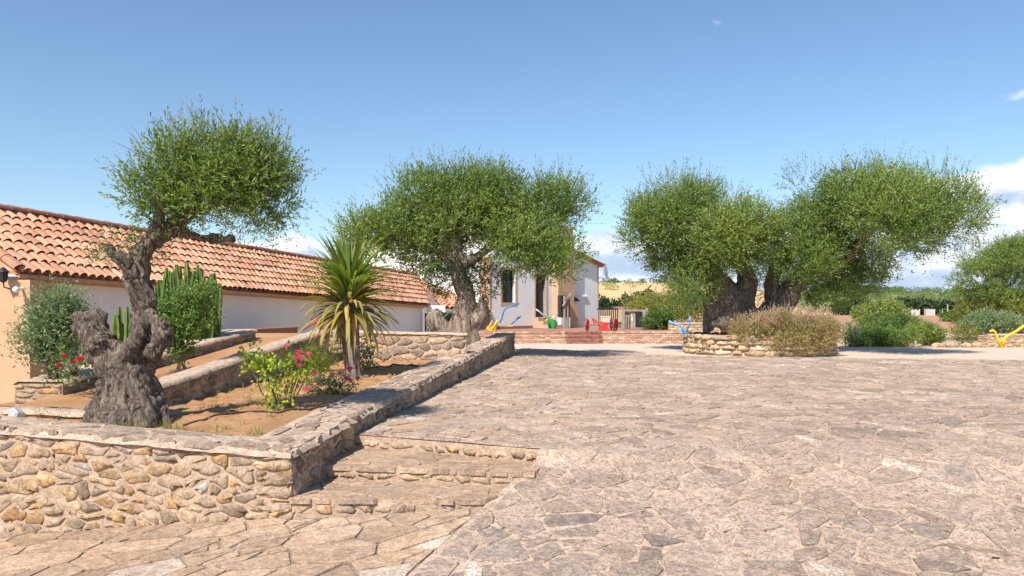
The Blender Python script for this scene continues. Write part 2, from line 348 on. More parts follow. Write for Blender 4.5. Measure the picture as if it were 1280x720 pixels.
leaf_mat('rose_leaf', [(0, (.16, .28, .03)), (.4, (.36, .46, .04)), (.75, (.58, .56, .06)), (1, (.60, .42, .09))], (.35, .40, .12), .4)
leaf_mat('lavender', [(0, (.19, .185, .06)), (.45, (.33, .27, .10)), (.75, (.43, .29, .14)), (1, (.48, .33, .20))], (.38, .30, .16), .25, .8)
leaf_mat('lavender_spike', [(0, (.40, .25, .185)), (1, (.56, .39, .31))], (.40, .29, .23), .2, .9)
leaf_mat('straw', [(0, (.40, .29, .13)), (1, (.55, .43, .22))], (.46, .36, .2), .2, .9)
leaf_mat('petal_pink', [(0, (.72, .06, .20)), (.7, (.82, .20, .36)), (1, (.88, .55, .58))], (.75, .2, .3), .3)
leaf_mat('petal_red', [(0, (.55, .02, .03)), (1, (.75, .05, .06))], (.6, .08, .08), .3)
leaf_mat('palm_green', [(0, (.12, .20, .04)), (1, (.26, .33, .07))], (.18, .22, .07), .3)
leaf_mat('palm_olive', [(0, (.17, .20, .04)), (1, (.36, .31, .07))], (.28, .24, .08), .3)
leaf_mat('palm_dry', [(0, (.42, .25, .06)), (1, (.50, .37, .15))], (.42, .29, .12), .3)
tinted('roof_tile', [(0, (.46, .22, .135)), (.4, (.56, .29, .18)), (.75, (.63, .345, .22)), (.92, (.60, .35, .22)), (1, (.45, .30, .22))], moss=(.27, .21, .17))
tinted('ridge_tile', [(0, (.30, .12, .085)), (1, (.42, .19, .13))], moss=(.24, .20, .18))
tinted('brick', [(0, (.46, .27, .19)), (.5, (.57, .36, .26)), (1, (.62, .45, .34))])
tinted('dark_brick', [(0, (.30, .13, .10)), (1, (.38, .18, .14))])
plain('white_wall', (.76, .75, .73), .85, .05, 1.5, .2)
plain('ochre_wall', (.52, .34, .21), .9, .10, 2.0, .3)
plain('frame_ochre', (.50, .36, .23), .85, .12, 3)
plain('dark_wood', (.045, .035, .035), .6, .3, 5)
plain('grey_wood', (.30, .25, .21), .85, .25, 7)
plain('tan_wood', (.47, .36, .22), .85, .2, 6)
plain('glass_dark', (.025, .03, .035), .08, .1, 3, 0)
plain('curtain', (.55, .46, .36), .9, .1, 4)
plain('iron', (.03, .03, .033), .5, .2, 8)
plain('blue_paint', (.07, .19, .44), .4, .12, 9)
plain('light_blue_paint', (.17, .38, .64), .4, .12, 9)
plain('yellow_paint', (.70, .45, .03), .4, .1, 9)
plain('red_paint', (.52, .05, .045), .4, .15, 9)
plain('green_paint', (.04, .26, .07), .4, .15, 9)
plain('galvanised', (.50, .52, .52), .4, .1, 12, .05, .3)
plain('white_paint', (.80, .80, .78), .5, .04, 4)
plain('hose', (.07, .05, .045), .6, .2, 10)
plain('concrete', (.48, .46, .42), .9, .12, 8, .4)
plain('lamp_glass', (.62, .66, .68), .2, .05, 4, 0)
plain('terracotta_band', (.28, .14, .10), .9, .15, 5)
n = NT('cactus'); a, b, c = n.tint(); n.bump(n.noise(40, 3), .2, .01)
M['cactus'] = n.col(n.mix(n.noise(5, 5), n.ramp(a, [(0, (.045, .085, .02)), (1, (.09, .15, .035))]), n.ramp(a, [(0, (.08, .13, .03)), (1, (.20, .24, .06))])))

# ------------------------------------------------------------------ stones: irregular cells laid on any surface
def clip(poly, nx, ny, c):
    out = []; n = len(poly)
    for i in range(n):
        a = poly[i]; b = poly[(i + 1) % n]; da = nx * a[0] + ny * a[1] - c; db = nx * b[0] + ny * b[1] - c
        if da <= 0: out.append(a)
        if (da < 0 < db) or (db < 0 < da):
            t = da / (da - db); out.append((a[0] + (b[0] - a[0]) * t, a[1] + (b[1] - a[1]) * t))
    return out
def inset(poly, g):
    n = len(poly); P = list(poly)
    ar = sum(poly[i][0] * poly[(i + 1) % n][1] - poly[(i + 1) % n][0] * poly[i][1] for i in range(n))
    sgn = 1 if ar > 0 else -1
    for i in range(n):
        a = poly[i]; b = poly[(i + 1) % n]; ex, ey = b[0] - a[0], b[1] - a[1]; l = math.hypot(ex, ey)
        if l < 1e-6: continue
        nx, ny = sgn * ey / l, -sgn * ex / l
        P = clip(P, nx, ny, nx * a[0] + ny * a[1] - g)
        if len(P) < 3: return []
    return P
def area(P): return 0.5 * abs(sum(P[i][0] * P[(i + 1) % len(P)][1] - P[(i + 1) % len(P)][0] * P[i][1] for i in range(len(P))))
def cells(u0, u1, v0, v1, su, sv, rng, jit=.40, drop=.18, split=0.0):
    """irregular convex cells, mean size su x sv, covering the rectangle"""
    nu = max(1, int(round((u1 - u0) / su))); nv = max(1, int(round((v1 - v0) / sv)))
    pts = []
    for j in range(-1, nv + 1):
        for i in range(-1, nu + 1):
            if rng.random() < drop: continue
            pts.append((i + .5 + (.5 if j % 2 else 0) * .9 + rng.uniform(-jit, jit), j + .5 + rng.uniform(-jit, jit)))
    P = np.array(pts); out = []
    for k in range(len(P)):
        d = P - P[k]; d2 = (d * d).sum(1); idx = np.where((d2 < 9) & (d2 > 1e-9))[0]; idx = idx[np.argsort(d2[idx])][:20]
        x, y = P[k]; poly = [(x - 2, y - 2), (x + 2, y - 2), (x + 2, y + 2), (x - 2, y + 2)]
        for q in idx:
            dx, dy = d[q]; poly = clip(poly, dx, dy, dx * (x + dx / 2) + dy * (y + dy / 2))
            if len(poly) < 3: break
        poly = [(u0 + (p[0]) * (u1 - u0) / nu, v0 + p[1] * (v1 - v0) / nv) for p in poly]
        for (nx, ny, c) in ((-1, 0, -u0), (1, 0, u1), (0, -1, -v0), (0, 1, v1)):
            if len(poly) >= 3: poly = clip(poly, nx, ny, c)
        if len(poly) < 3: continue
        if split and rng.random() < split:           # a stone broken in two along a slanting line
            cx = sum(q[0] for q in poly) / len(poly); cy = sum(q[1] for q in poly) / len(poly); t = rng.uniform(0, math.pi)
            nx, ny = math.cos(t) / su, math.sin(t) / sv; c0 = nx * cx + ny * cy
            for sg in (1, -1):
                h = clip(poly, nx * sg, ny * sg, c0 * sg)
                if len(h) >= 3: out.append(h)
        else: out.append(poly)
    return out
def chaikin(P, f=.25):
    Q = []
    for i in range(len(P)):
        a = np.array(P[i]); b = np.array(P[(i + 1) % len(P)])
        Q += [a * (1 - f) + b * f, a * f + b * (1 - f)]
    return Q
def stone(poly, fmap, h, rng, rnd=.2, bulge=.0, rim=.85, sink=.03, jit=.0, tilt=.0):
    """one stone on a surface: fmap(u, v, w) -> xyz, w outwards"""
    P = np.array(poly)
    keep = [i for i in range(len(P)) if np.linalg.norm(P[i] - P[i - 1]) > .008]
    P = P[keep]
    if len(P) < 3: return None
    if rnd > 0: P = np.array(chaikin(P, rnd))
    if jit: P = P + rng.normal(0, jit, P.shape)
    a2 = sum(P[i][0] * P[(i + 1) % len(P)][1] - P[(i + 1) % len(P)][0] * P[i][1] for i in range(len(P)))
    if a2 < 0: P = P[::-1]
    c = P.mean(0); n = len(P)
    tx, ty = rng.uniform(-tilt, tilt, 2)
    tl = lambda Q: (Q[:, 0] - c[0]) * tx + (Q[:, 1] - c[1]) * ty
    rings = [(P, np.full(n, -sink)), (P, np.full(n, h * (.35 if bulge else .75)))]
    Q = c + (P - c) * rim; rings.append((Q, h + tl(Q) + rng.normal(0, h * .06, n)))
    U = np.concatenate([r[0][:, 0] for r in rings] + [[c[0]]]); Vv = np.concatenate([r[0][:, 1] for r in rings] + [[c[1]]])
    Wd = np.concatenate([r[1] for r in rings] + [[h + bulge]])
    X = fmap(U, Vv, Wd)
    Fc = []
    for r in range(2):
        for i in range(n): j = (i + 1) % n; Fc.append((r * n + i, r * n + j, (r + 1) * n + j, (r + 1) * n + i))
    for i in range(n): Fc.append((2 * n + i, 2 * n + (i + 1) % n, 3 * n))
    return X, Fc
def on_screen(c):
    if c[1] < .5: return False
    px = 640 + F * c[0] / c[1]; py = HZ - (c[2] - EYE) * F / c[1]
    return -30 < px < 1310 and -30 < py < 750
def lay(polys, fmap, root, name, mat, rng, h=(.02, .03), limit=300, tintf=None, smooth=False, gap=.02, nrm=(0, 0, 1), amin=.001, **kw):
    items = []
    for P in polys:
        P = inset(P, gap / 2) if gap else P
        if len(P) < 3 or area(P) < amin: continue
        s = stone(P, fmap, rng.uniform(*h), rng, **kw)
        if s is None: continue
        X, Fc = s; c = X.mean(0)
        t = tintf(c, rng) if tintf else rng.random(3)
        v = np.array((0, 0, EYE)) - c; d = np.linalg.norm(v)
        sc = area(P) / d ** 2 * abs(np.dot(v / d, nrm)) * (1 if on_screen(c) else 1e-6)
        items.append((sc, X, Fc, t))
    items.sort(key=lambda q: -q[0])
    for sc, X, Fc, t in items[:limit]:
        solid(name, X, Fc, mat, root, tint=np.tile(t, (len(X), 1)), smooth=smooth, centre=True)
    if len(items) > limit:
        V = []; Fa = []; T = []; n = 0
        for sc, X, Fc, t in items[limit:]:
            V.append(X); T.append(np.tile(t, (len(X), 1))); Fa += [[i + n for i in f] for f in Fc]; n += len(X)
        o = solid(name + '_remainder', np.concatenate(V), Fa, mat, root, tint=np.concatenate(T), smooth=smooth); o['kind'] = 'stuff'
    return items
def grid(name, X, Y, Z, mat, parent=None, smooth=True):   # X, Y, Z: 2-d arrays
    r, c = X.shape; V = np.stack([X.ravel(), Y.ravel(), Z.ravel()], 1)
    i = np.arange(r * c).reshape(r, c); Q = np.stack([i[:-1, :-1].ravel(), i[:-1, 1:].ravel(), i[1:, 1:].ravel(), i[1:, :-1].ravel()], 1)
    return solid(name, V, None, mat, parent, quads=Q, smooth=smooth)

# ------------------------------------------------------------------ ground levels
_ZY = np.array([-2, 3, 5, 6.11, 6.54, 6.94, 7.5, 8.1, 100]); _ZZ = np.array([-.70, -.62, -.50, -.30, -.19, -.085, -.025, 0, 0])
def zr(x, y):                                   # sloping apron; level landing above the steps; level yard
    x = np.asarray(x, float); y = np.asarray(y, float); z = np.interp(y, _ZY, _ZZ)
    t = np.clip((x - .25) / 1.3, 0, 1); t = t * t * (3 - 2 * t)
    return np.where(y > 6.9, z * t, z)
def zl(x, y): return -.44 + .073 * (x + 1.85) + .13 * (y - 6.16)       # lower paving
def xL(y): return np.interp(y, [-2, 5.01, 6.11, 6.61, 7.0], [-3.9, -.705, -.215, .075, .31])   # seam between apron and lower paving
S3L, S3R = np.array((-1.73, 7.80)), np.array((.315, 6.94))
S2L, S2R = np.array((-1.765, 6.85)), np.array((.19, 6.54))
S1L, S1R = np.array((-1.85, 6.16)), np.array((-.235, 6.11))
def xW(y): return -1.84 + .1158 * (y - 6.16)   # right-hand face of the side wall
def yfar(x): return np.interp(x, [-.5, .1, 5, 13.4, 40], [26.3, 25.8, 21.0, 19.3, 17.5])
def xfar(y): return np.interp(y, [17.5, 19.3, 21.0, 25.8, 26.3], [40, 13.4, 5, .1, -.5])

# ground sheet to the horizon
def ground_z(x, y):
    z = np.where(y > 10, -.07, np.where(y < 7, -.95, -.95 + (y - 7) / 3 * .88))
    z = np.where((x < -6.0) & (y > 9), -.30 + 0 * x, z)
    return z
ax = np.concatenate([-np.geomspace(3500, 12, 26), np.arange(-11, 31, 1.0), np.geomspace(32, 3500, 26)])
ay = np.concatenate([[-400, -60, -15], np.arange(-6, 46, 1.0), np.geomspace(48, 5000, 34)])
GX, GY = np.meshgrid(ax, ay); GZ = ground_z(GX, GY)
tag(grid('ground', GX, GY, GZ, M['dry_ground']), 'dry tan earth stretching out to the hills', kind='structure')

# ------------------------------------------------------------------ paved yard and sloping apron
yard = None
def build_yard():
    rows = np.concatenate([np.arange(-1.5, 9, .06), np.arange(9, 26.3, .25)])
    X = []; Y = []; Z = []
    for y in rows:
        if y < 6.94: l = xL(y)
        elif y < 7.80: l = np.interp(y, [6.94, 7.80], [.315, -1.73])
        else: l = xW(y) - .1
        r = 26.0 if y < 18 else max(xfar(y), l + .05)
        q = np.concatenate([np.linspace(0, .12, 12), np.linspace(.14, 1, 40)]) * (r - l) + l
        X.append(q); Y.append(np.full(len(q), y)); Z.append(zr(q, np.full(len(q), y)) + .012 * nz2(q, np.full(len(q), y), 1.1, 3))
    o = grid('paved_yard', np.array(X), np.array(Y), np.array(Z), M['yard_mortar'])
    tag(o, 'wide yard and sloping apron of grey-brown flagstones in pale mortar', kind='structure')
    rng = rs(11)
    P = []
    near = cells(-4.0, 9.0, 3.6, 9.2, .28, .25, rng, .70, .20, .25)
    far = cells(-2.0, 22.0, 9.2, 26.0, .30, .30, rng, .70, .22, .30)
    dx, dy = S3R - S3L; nl = math.hypot(dx, dy); snx, sny = dy / nl, -dx / nl          # outwards over the step edge
    sc = snx * S3L[0] + sny * S3L[1]
    for p in near + far:
        cx = sum(q[0] for q in p) / len(p); cy = sum(q[1] for q in p) / len(p)
        if cx > 22 and cy > 12: continue
        if cy > yfar(cx) - .1: continue
        if cx > 0.86 * cy + 3: continue
        if cy < 7.0 and cx > xL(cy):
            a = np.array((xL(5.0), 5.0)); b = np.array((xL(7.0), 7.0)) if cy > 5 else np.array((xL(3.0), 3.0))
            if cy <= 5: a, b = b, a
            e = b - a; l = np.linalg.norm(e); nx, ny = -e[1] / l, e[0] / l
            p = clip(p, nx, ny, nx * a[0] + ny * a[1] - .01)
        else:
            if cx < xW(cy): continue
            if cx < .9 and cy < 8.4:
                if snx * cx + sny * cy > sc: continue
                p = clip(p, snx, sny, sc - .0)
            if len(p) >= 3: p = clip(p, -1, .1158, -(xW(0)) - .01)
        if len(p) >= 3: P.append(p)
    fm = lambda u, v, w: np.stack([u, v, zr(u, v) + .012 * nz2(u, v, 1.1, 3) + w], 1)
    def tf(c, r):
        warm = c[0] < .35 + .42 * (c[1] - 7) and c[1] > 7 and c[1] < 13.5 and c[0] < 1.9
        t = .15 + r.beta(2.0, 2.2) * .72 - .22 * np.clip((8 - c[1]) / 3, 0, 1) * r.random()
        if warm: t = min(1, t + .16)
        if r.random() < .045: t = .97
        return (t, r.random(), r.random())
    lay(P, fm, o, 'paving_stone', M['yard_stone'], rng, h=(.002, .020), limit=300, tintf=tf, gap=.028, rnd=.20, rim=.90, jit=.012, tilt=.025, sink=.02)
    return o
yard = build_yard()

def build_lower():
    ys = np.arange(-1.5, 7.0, .1); X = []; Y = []; Z = []
    for y in ys:
        r = xL(min(y, 6.15)) + .02 ; q = np.linspace(-9, r, 60)
        X.append(q); Y.append(np.full(60, y)); Z.append(zl(q, np.full(60, y)) - .006)
    o = grid('lower_paving', np.array(X), np.array(Y), np.array(Z), M['dark_joint'])
    tag(o, 'lower path of large tan crazy paving slabs with dark joints', kind='structure')
    rng = rs(23); P = []
    ca, sa = math.cos(.16), math.sin(.16)
    for p in cells(-8, 2, 2.6, 8, .34, .21, rng, .75, .20, .35):
        p = [(ca * a - sa * (b - 5), sa * a + ca * (b - 5) + 5) for a, b in p]
        cx = sum(q[0] for q in p) / len(p); cy = sum(q[1] for q in p) / len(p)
        a = np.array((xL(5.0), 5.0)); b = np.array((xL(6.2), 6.2))
        if cy < 5: a, b = np.array((xL(3.0), 3.0)), a
        e = b - a; l = np.linalg.norm(e); nx, ny = e[1] / l, -e[0] / l
        p = clip(p, nx, ny, nx * a[0] + ny * a[1] - .015)
        if len(p) < 3: continue
        if cx > -1.95: p = clip(p, 0, 1, 6.12)
        if len(p) >= 3 and cy < 6.7: P.append(p)
    fm = lambda u, v, w: np.stack([u, v, zl(u, v) + w], 1)
    def tf(c, r):
        t = r.beta(2, 2) * .85
        if r.random() < .05: t = .93
        return (t, r.random(), r.random())
    lay(P, fm, o, 'paving_slab', M['slab'], rng, h=(.006, .012), limit=300, tintf=tf, gap=.022, rnd=.09, rim=.97, jit=.005, tilt=.008, sink=.01)
build_lower()

# ------------------------------------------------------------------ steps
def build_steps():
    root = thing('stone_steps', 'three shallow stone steps climbing beside the wall to the paved yard', 'steps', (-.8, 6.6, -.44))
    rng = rs(31)
    lev = [(S1L, S1R, S2L, S2R, -.26), (S2L, S2R, S3L, S3R, -.13), (S3L, S3R, S3L + np.array((.09, .8)), S3R + np.array((.2, .5)), 0.0)]
    for k, (a, b, c, d, z) in enumerate(lev):
        # body of the step under the tread
        n = 24; mb = MB(); top = []; bot = []
        for i in range(n + 1):
            t = i / n; p = a + (b - a) * t
            zb = float(zl(p[0], p[1])) if k == 0 else lev[k - 1][4]
            w = (rng.random() - .5) * .018
            top.append((p[0] + w * .2, p[1] + w, z - .012)); bot.append((p[0], p[1] + .012, zb - .05))
        back = [(c[0] + (d[0] - c[0]) * i / n, c[1] + (d[1] - c[1]) * i / n + .05, z - .012) for i in range(n + 1)]
        V = bot + top + back; q = n + 1
        Fc = [(i, i + 1, q + i + 1, q + i) for i in range(n)] + [(q + i, q + i + 1, 2 * q + i + 1, 2 * q + i) for i in range(n)]
        Fc += [(0, q, 2 * q), (n, 2 * q - 1 + 0, 3 * q - 1)]
        mb.add(V, Fc)
        st = mb.build('step', M['wall_mortar'], root)
        # rough stones set in the riser
        L = np.linalg.norm(b - a); ex = (b - a) / L; nxy = np.array((ex[1], -ex[0]))
        z0 = (-.40 if k == 0 else lev[k - 1][4]) ; H = z - .035 - z0
        def fr(u, v, w, a=a, ex=ex, nxy=nxy, z0=z0):
            return np.stack([a[0] + ex[0] * u + nxy[0] * (w - .006), a[1] + ex[1] * u + nxy[1] * (w - .006), z0 + v], 1)
        P = cells(.02, L - .03, .0, max(H, .06), .17, max(H, .06), rng, .3, .12)
        lay(P, fr, st, 'riser_stone', M['rubble'], rng, h=(.004, .02), limit=60, gap=.028, rnd=.22, bulge=.008, rim=.7, jit=.008, smooth=True,
            tintf=lambda c, r: (r.beta(2, 2) * .8 + .15, r.random(), r.random()), nrm=(0, -1, 0))
        # slabs on the tread
        if k < 2:
            P = []
            for p in cells(-2.0, .5, 5.9, 8.1, .34, .20, rng, .65, .22, .3):
                def hp(p, q0, q1, off=0):
                    e = q1 - q0; l = np.linalg.norm(e); nx, ny = e[1] / l, -e[0] / l
                    return clip(p, nx, ny, nx * q0[0] + ny * q0[1] + off)
                p = hp(p, a, b, .025)
                if len(p) >= 3: p = hp(p, d, c, 0)
                if len(p) >= 3: p = hp(p, b, d, .02)
                if len(p) >= 3: p = hp(p, c, a, .02)
                if len(p) >= 3: P.append(p)
            lay(P, lambda u, v, w: np.stack([u, v, z + w - .016], 1), st, 'tread_slab', M['slab'], rng, h=(.012, .022), limit=80, gap=.020, rnd=.10, rim=.97, jit=.004, sink=.03, tilt=.01,
                tintf=lambda c, r: (r.beta(2, 2) * .8, r.random() * .8, r.random()))
build_steps()

# ------------------------------------------------------------------ retaining walls
def wall_body(mb, pts, zt, zb, thick_vec, n=30):
    pass
def soil_z(x, y):
    x = np.asarray(x, float); y = np.asarray(y, float)
    s = .19 + .010 * (y - 7) + .07 * nz2(x.ravel(), y.ravel(), 1.3, 9).reshape(x.shape) + .06 * nz2(x.ravel(), y.ravel(), 6, 19, 4).reshape(x.shape) + .03 * nz2(x.ravel(), y.ravel(), 17, 23, 2).reshape(x.shape)
    path = .22 + .088 * (y - 8.5)
    xp = -4.2 + .06 * (y - 8.5)
    t = np.clip((xp - x) / .25, 0, 1)
    s = s * (1 - t) + np.maximum(path, .06) * t
    t2 = np.clip((-5.65 - x) / .2, 0, 1)
    s = s * (1 - t2) + (-.02) * t2
    lim = np.minimum(.118 + .0745 * (-1.84 - x) + .3 * (y - 6.62), np.interp(y, [6.16, 8.6, 22.7], [.118, .21, .60]) + .3 * np.maximum(xW(y) - .5 - x, 0)) - .035
    return np.minimum(s, lim)
gx, gy = np.meshgrid(np.arange(-7.2, -.6, .04), np.arange(6.55, 15.4, .04)); gz = soil_z(gx, gy)
keep = gx < xW(gy) - .2
gz = np.where(keep, gz, -.3)
tag(grid('soil', gx, gy, gz, M['soil']), 'orange garden soil in the raised bed between the walls', kind='structure')

def build_retaining():
    root = thing('retaining_wall', 'L-shaped rubble stone retaining wall with flat top, at the left foreground', 'stone wall', (-1.85, 6.16, -.44))
    rng = rs(41)
    # front arm: from the corner to the left
    A = np.array((-1.84, 6.16)); B = np.array((-6.6, 6.41)); L = np.linalg.norm(B - A); e = (B - A) / L; nrm = np.array((e[1], -e[0])) * -1
    if nrm[1] > 0: nrm = -nrm
    ztop = lambda u: .118 + .0745 * np.asarray(u) + .012 * nz2(np.asarray(u) * 1.0, np.asarray(u) * 0, 2.5, 77)
    n = 90; us = np.linspace(0, L, n); V = []; Fc = []
    for u in us:
        p = A + e * u; zb = float(zl(p[0], p[1])) - .1; zt = float(ztop(u)[0]) - .03
        q = p - nrm * .50
        V += [(p[0], p[1], zb), (p[0], p[1], zt), (q[0], q[1], zt + .01), (q[0], q[1], zb)]
    for i in range(n - 1): k = 4 * i; Fc += [(k, k + 4, k + 5, k + 1), (k + 1, k + 5, k + 6, k + 2), (k + 2, k + 6, k + 7, k + 3)]
    Fc += [(0, 1, 2, 3)]
    mb = MB(); mb.add(V, Fc); mb.build('wall_core', M['wall_mortar'], root)
    # side arm: along the steps to the yard
    C = np.array((xW(6.16), 6.16)); D = np.array((.07, 22.7)); L2 = np.linalg.norm(D - C); e2 = (D - C) / L2; n2 = np.array((e2[1], -e2[0]))
    zt2 = lambda s: np.interp(s, [0, 2.4, L2], [.118, .21, .60]) + .012 * nz2(np.atleast_1d(s), np.atleast_1d(s) * 0, 1.7, 78)
    m = 140; V = []; Fc = []
    for s in np.linspace(0, L2, m):
        p = C + e2 * s; q = p - n2 * .55; zt = float(zt2(s)[0]) - .03
        V += [(p[0], p[1], -.6), (p[0], p[1], zt), (q[0], q[1], zt + .01), (q[0], q[1], -.6)]
    for i in range(m - 1): k = 4 * i; Fc += [(k, k + 1, k + 5, k + 4), (k + 1, k + 2, k + 6, k + 5), (k + 2, k + 3, k + 7, k + 6)]
    k = 4 * (m - 1); Fc += [(k, k + 1, k + 2, k + 3)]
    mb = MB(); mb.add(V, Fc); mb.build('wall_core', M['wall_mortar'], root)
    # rubble faces
    P = []
    vb = -1.25
    for p in cells(-.02, 3.8, vb, .5, .150, .084, rng, .55, .26, .12):
        cu = sum(q[0] for q in p) / len(p); cv = sum(q[1] for q in p) / len(p)
        wp = A + e * cu; lo = float(zl(wp[0], wp[1])); hi = float(ztop(cu)[0]) - .035
        p = clip(p, 0, 1, hi)
        if len(p) >= 3: p = clip(p, 0, -1, -(lo - .02))
        if len(p) >= 3: P.append(p)
    f1 = lambda u, v, w: np.stack([A[0] + e[0] * u + nrm[0] * w, A[1] + e[1] * u + nrm[1] * w, v], 1)
    def tf(c, r):
        hi = np.clip((c[2] + .25) / .4, 0, 1)                 # weathered greyer stones are laid higher up and to the right
        t = r.beta(2, 2) * .75 + .22 - .30 * hi * r.random() - .16 * np.clip((c[0] + 3.2) / 1.3, 0, 1)
        if r.random() < .03: t = 1.0
        elif r.random() < .15: t = .76
        return (np.clip(t, 0, 1), r.random(), r.random())
    lay(P, f1, root, 'wall_stone', M['rubble'], rng, h=(.002, .020), limit=240, tintf=tf, gap=.024, rnd=.19, bulge=.004, rim=.78, jit=.011, smooth=True, nrm=(0, -1, 0), amin=.002)
    P = []
    for p in cells(0, L2, -.5, .66, .20, .125, rng, .36, .2):
        cu = sum(q[0] for q in p) / len(p); wp = C + e2 * cu
        lo = float(zl(wp[0], wp[1])) if cu < .3 else (-.27 if cu < .7 else (-.14 if cu < 1.65 else -.02))
        hi = float(zt2(cu)[0]) - .04
        p = clip(p, 0, 1, hi)
        if len(p) >= 3: p = clip(p, 0, -1, -lo)
        if len(p) >= 3: P.append(p)
    f2 = lambda u, v, w: np.stack([C[0] + e2[0] * u + n2[0] * w, C[1] + e2[1] * u + n2[1] * w, v], 1)
    lay(P, f2, root, 'wall_stone', M['rubble'], rng, h=(.008, .03), limit=60, tintf=lambda c, r: (r.beta(2, 2) * .75, r.random(), r.random()), gap=.026, rnd=.22, bulge=.012, rim=.66, jit=.010, smooth=True, nrm=(1, 0, 0), amin=.002)
    # quoins where the two arms meet
    z = -.40; k = 0
    while z < .07:
        h_ = rng.uniform(.075, .12); bm = bmesh.new(); bmesh.ops.create_cube(bm, size=1); bmesh.ops.subdivide_edges(bm, edges=bm.edges[:], cuts=3, use_grid_fill=True)
        Vq = np.array([v.co[:] for v in bm.verts]) * 2; bm.verts.index_update(); Fq = [[v.index for v in f.verts] for f in bm.faces]; bm.free()
        Vq = Vq / (np.abs(Vq) ** 5).sum(1)[:, None] ** .2; Vq *= (1 + .22 * (fbm(Vq * 1.6 + k * 7, 3, 3) - .5))[:, None]
        lx, ly = rng.uniform(.09, .15), rng.uniform(.10, .16); Vq *= np.array((lx, ly, h_ * .46)); Vq += np.array((A[0] - lx + .018, A[1] + ly - .018, z + h_ / 2))
        solid('wall_stone', Vq, Fq, M['rubble'], root, tint=np.tile((rng.beta(2, 2) * .6, rng.random(), rng.random()), (len(Vq), 1)), smooth=True, centre=True); z += h_ + .012; k += 1
    # coping: a rough mortared cap with flat stones bedded in it
    def cap(A, e, nrm, L, zt, width, name, flip, seed):
        nu = int(L / .035); nw = 16; U, T = np.meshgrid(np.linspace(-.0, L, nu), np.linspace(-.03, width, nw))
        edge = .030 * nz2(U.ravel(), T.ravel() * 0, 9, seed).reshape(U.shape) * 2
        Td = np.where(T < 0, T + edge, T)
        X = A[0] + e[0] * U - nrm[0] * Td; Y = A[1] + e[1] * U - nrm[1] * Td
        Z = zt(U.ravel()).reshape(U.shape) + .022 * nz2(X.ravel() * 1.0, Y.ravel(), 6, seed + 5, 4).reshape(U.shape)
        drop = np.where(np.arange(nw)[:, None] == 0, .05, np.where(np.arange(nw)[:, None] == 1, .008, 0)); Z = Z - drop
        o = grid(name, X, Y, Z, M['coping_mortar'], root)
        Pc = cells(.02, L, -.02, width - .03, .26, .14, rs(seed), .70, .25, .3)
        fm = lambda u, v, w: np.stack([A[0] + e[0] * u - nrm[0] * v, A[1] + e[1] * u - nrm[1] * v, zt(u) + w + .002], 1)
        lay(Pc, fm, o, 'coping_stone', M['coping'], rs(seed + 1), h=(.002, .014), limit=120, gap=.03, rnd=.2, rim=.88, jit=.014, tilt=.03)
    cap(A, e, nrm, L, ztop, .50, 'coping', False, 51)
    cap(C, e2, n2, L2, zt2, .55, 'coping', True, 52)
build_retaining()

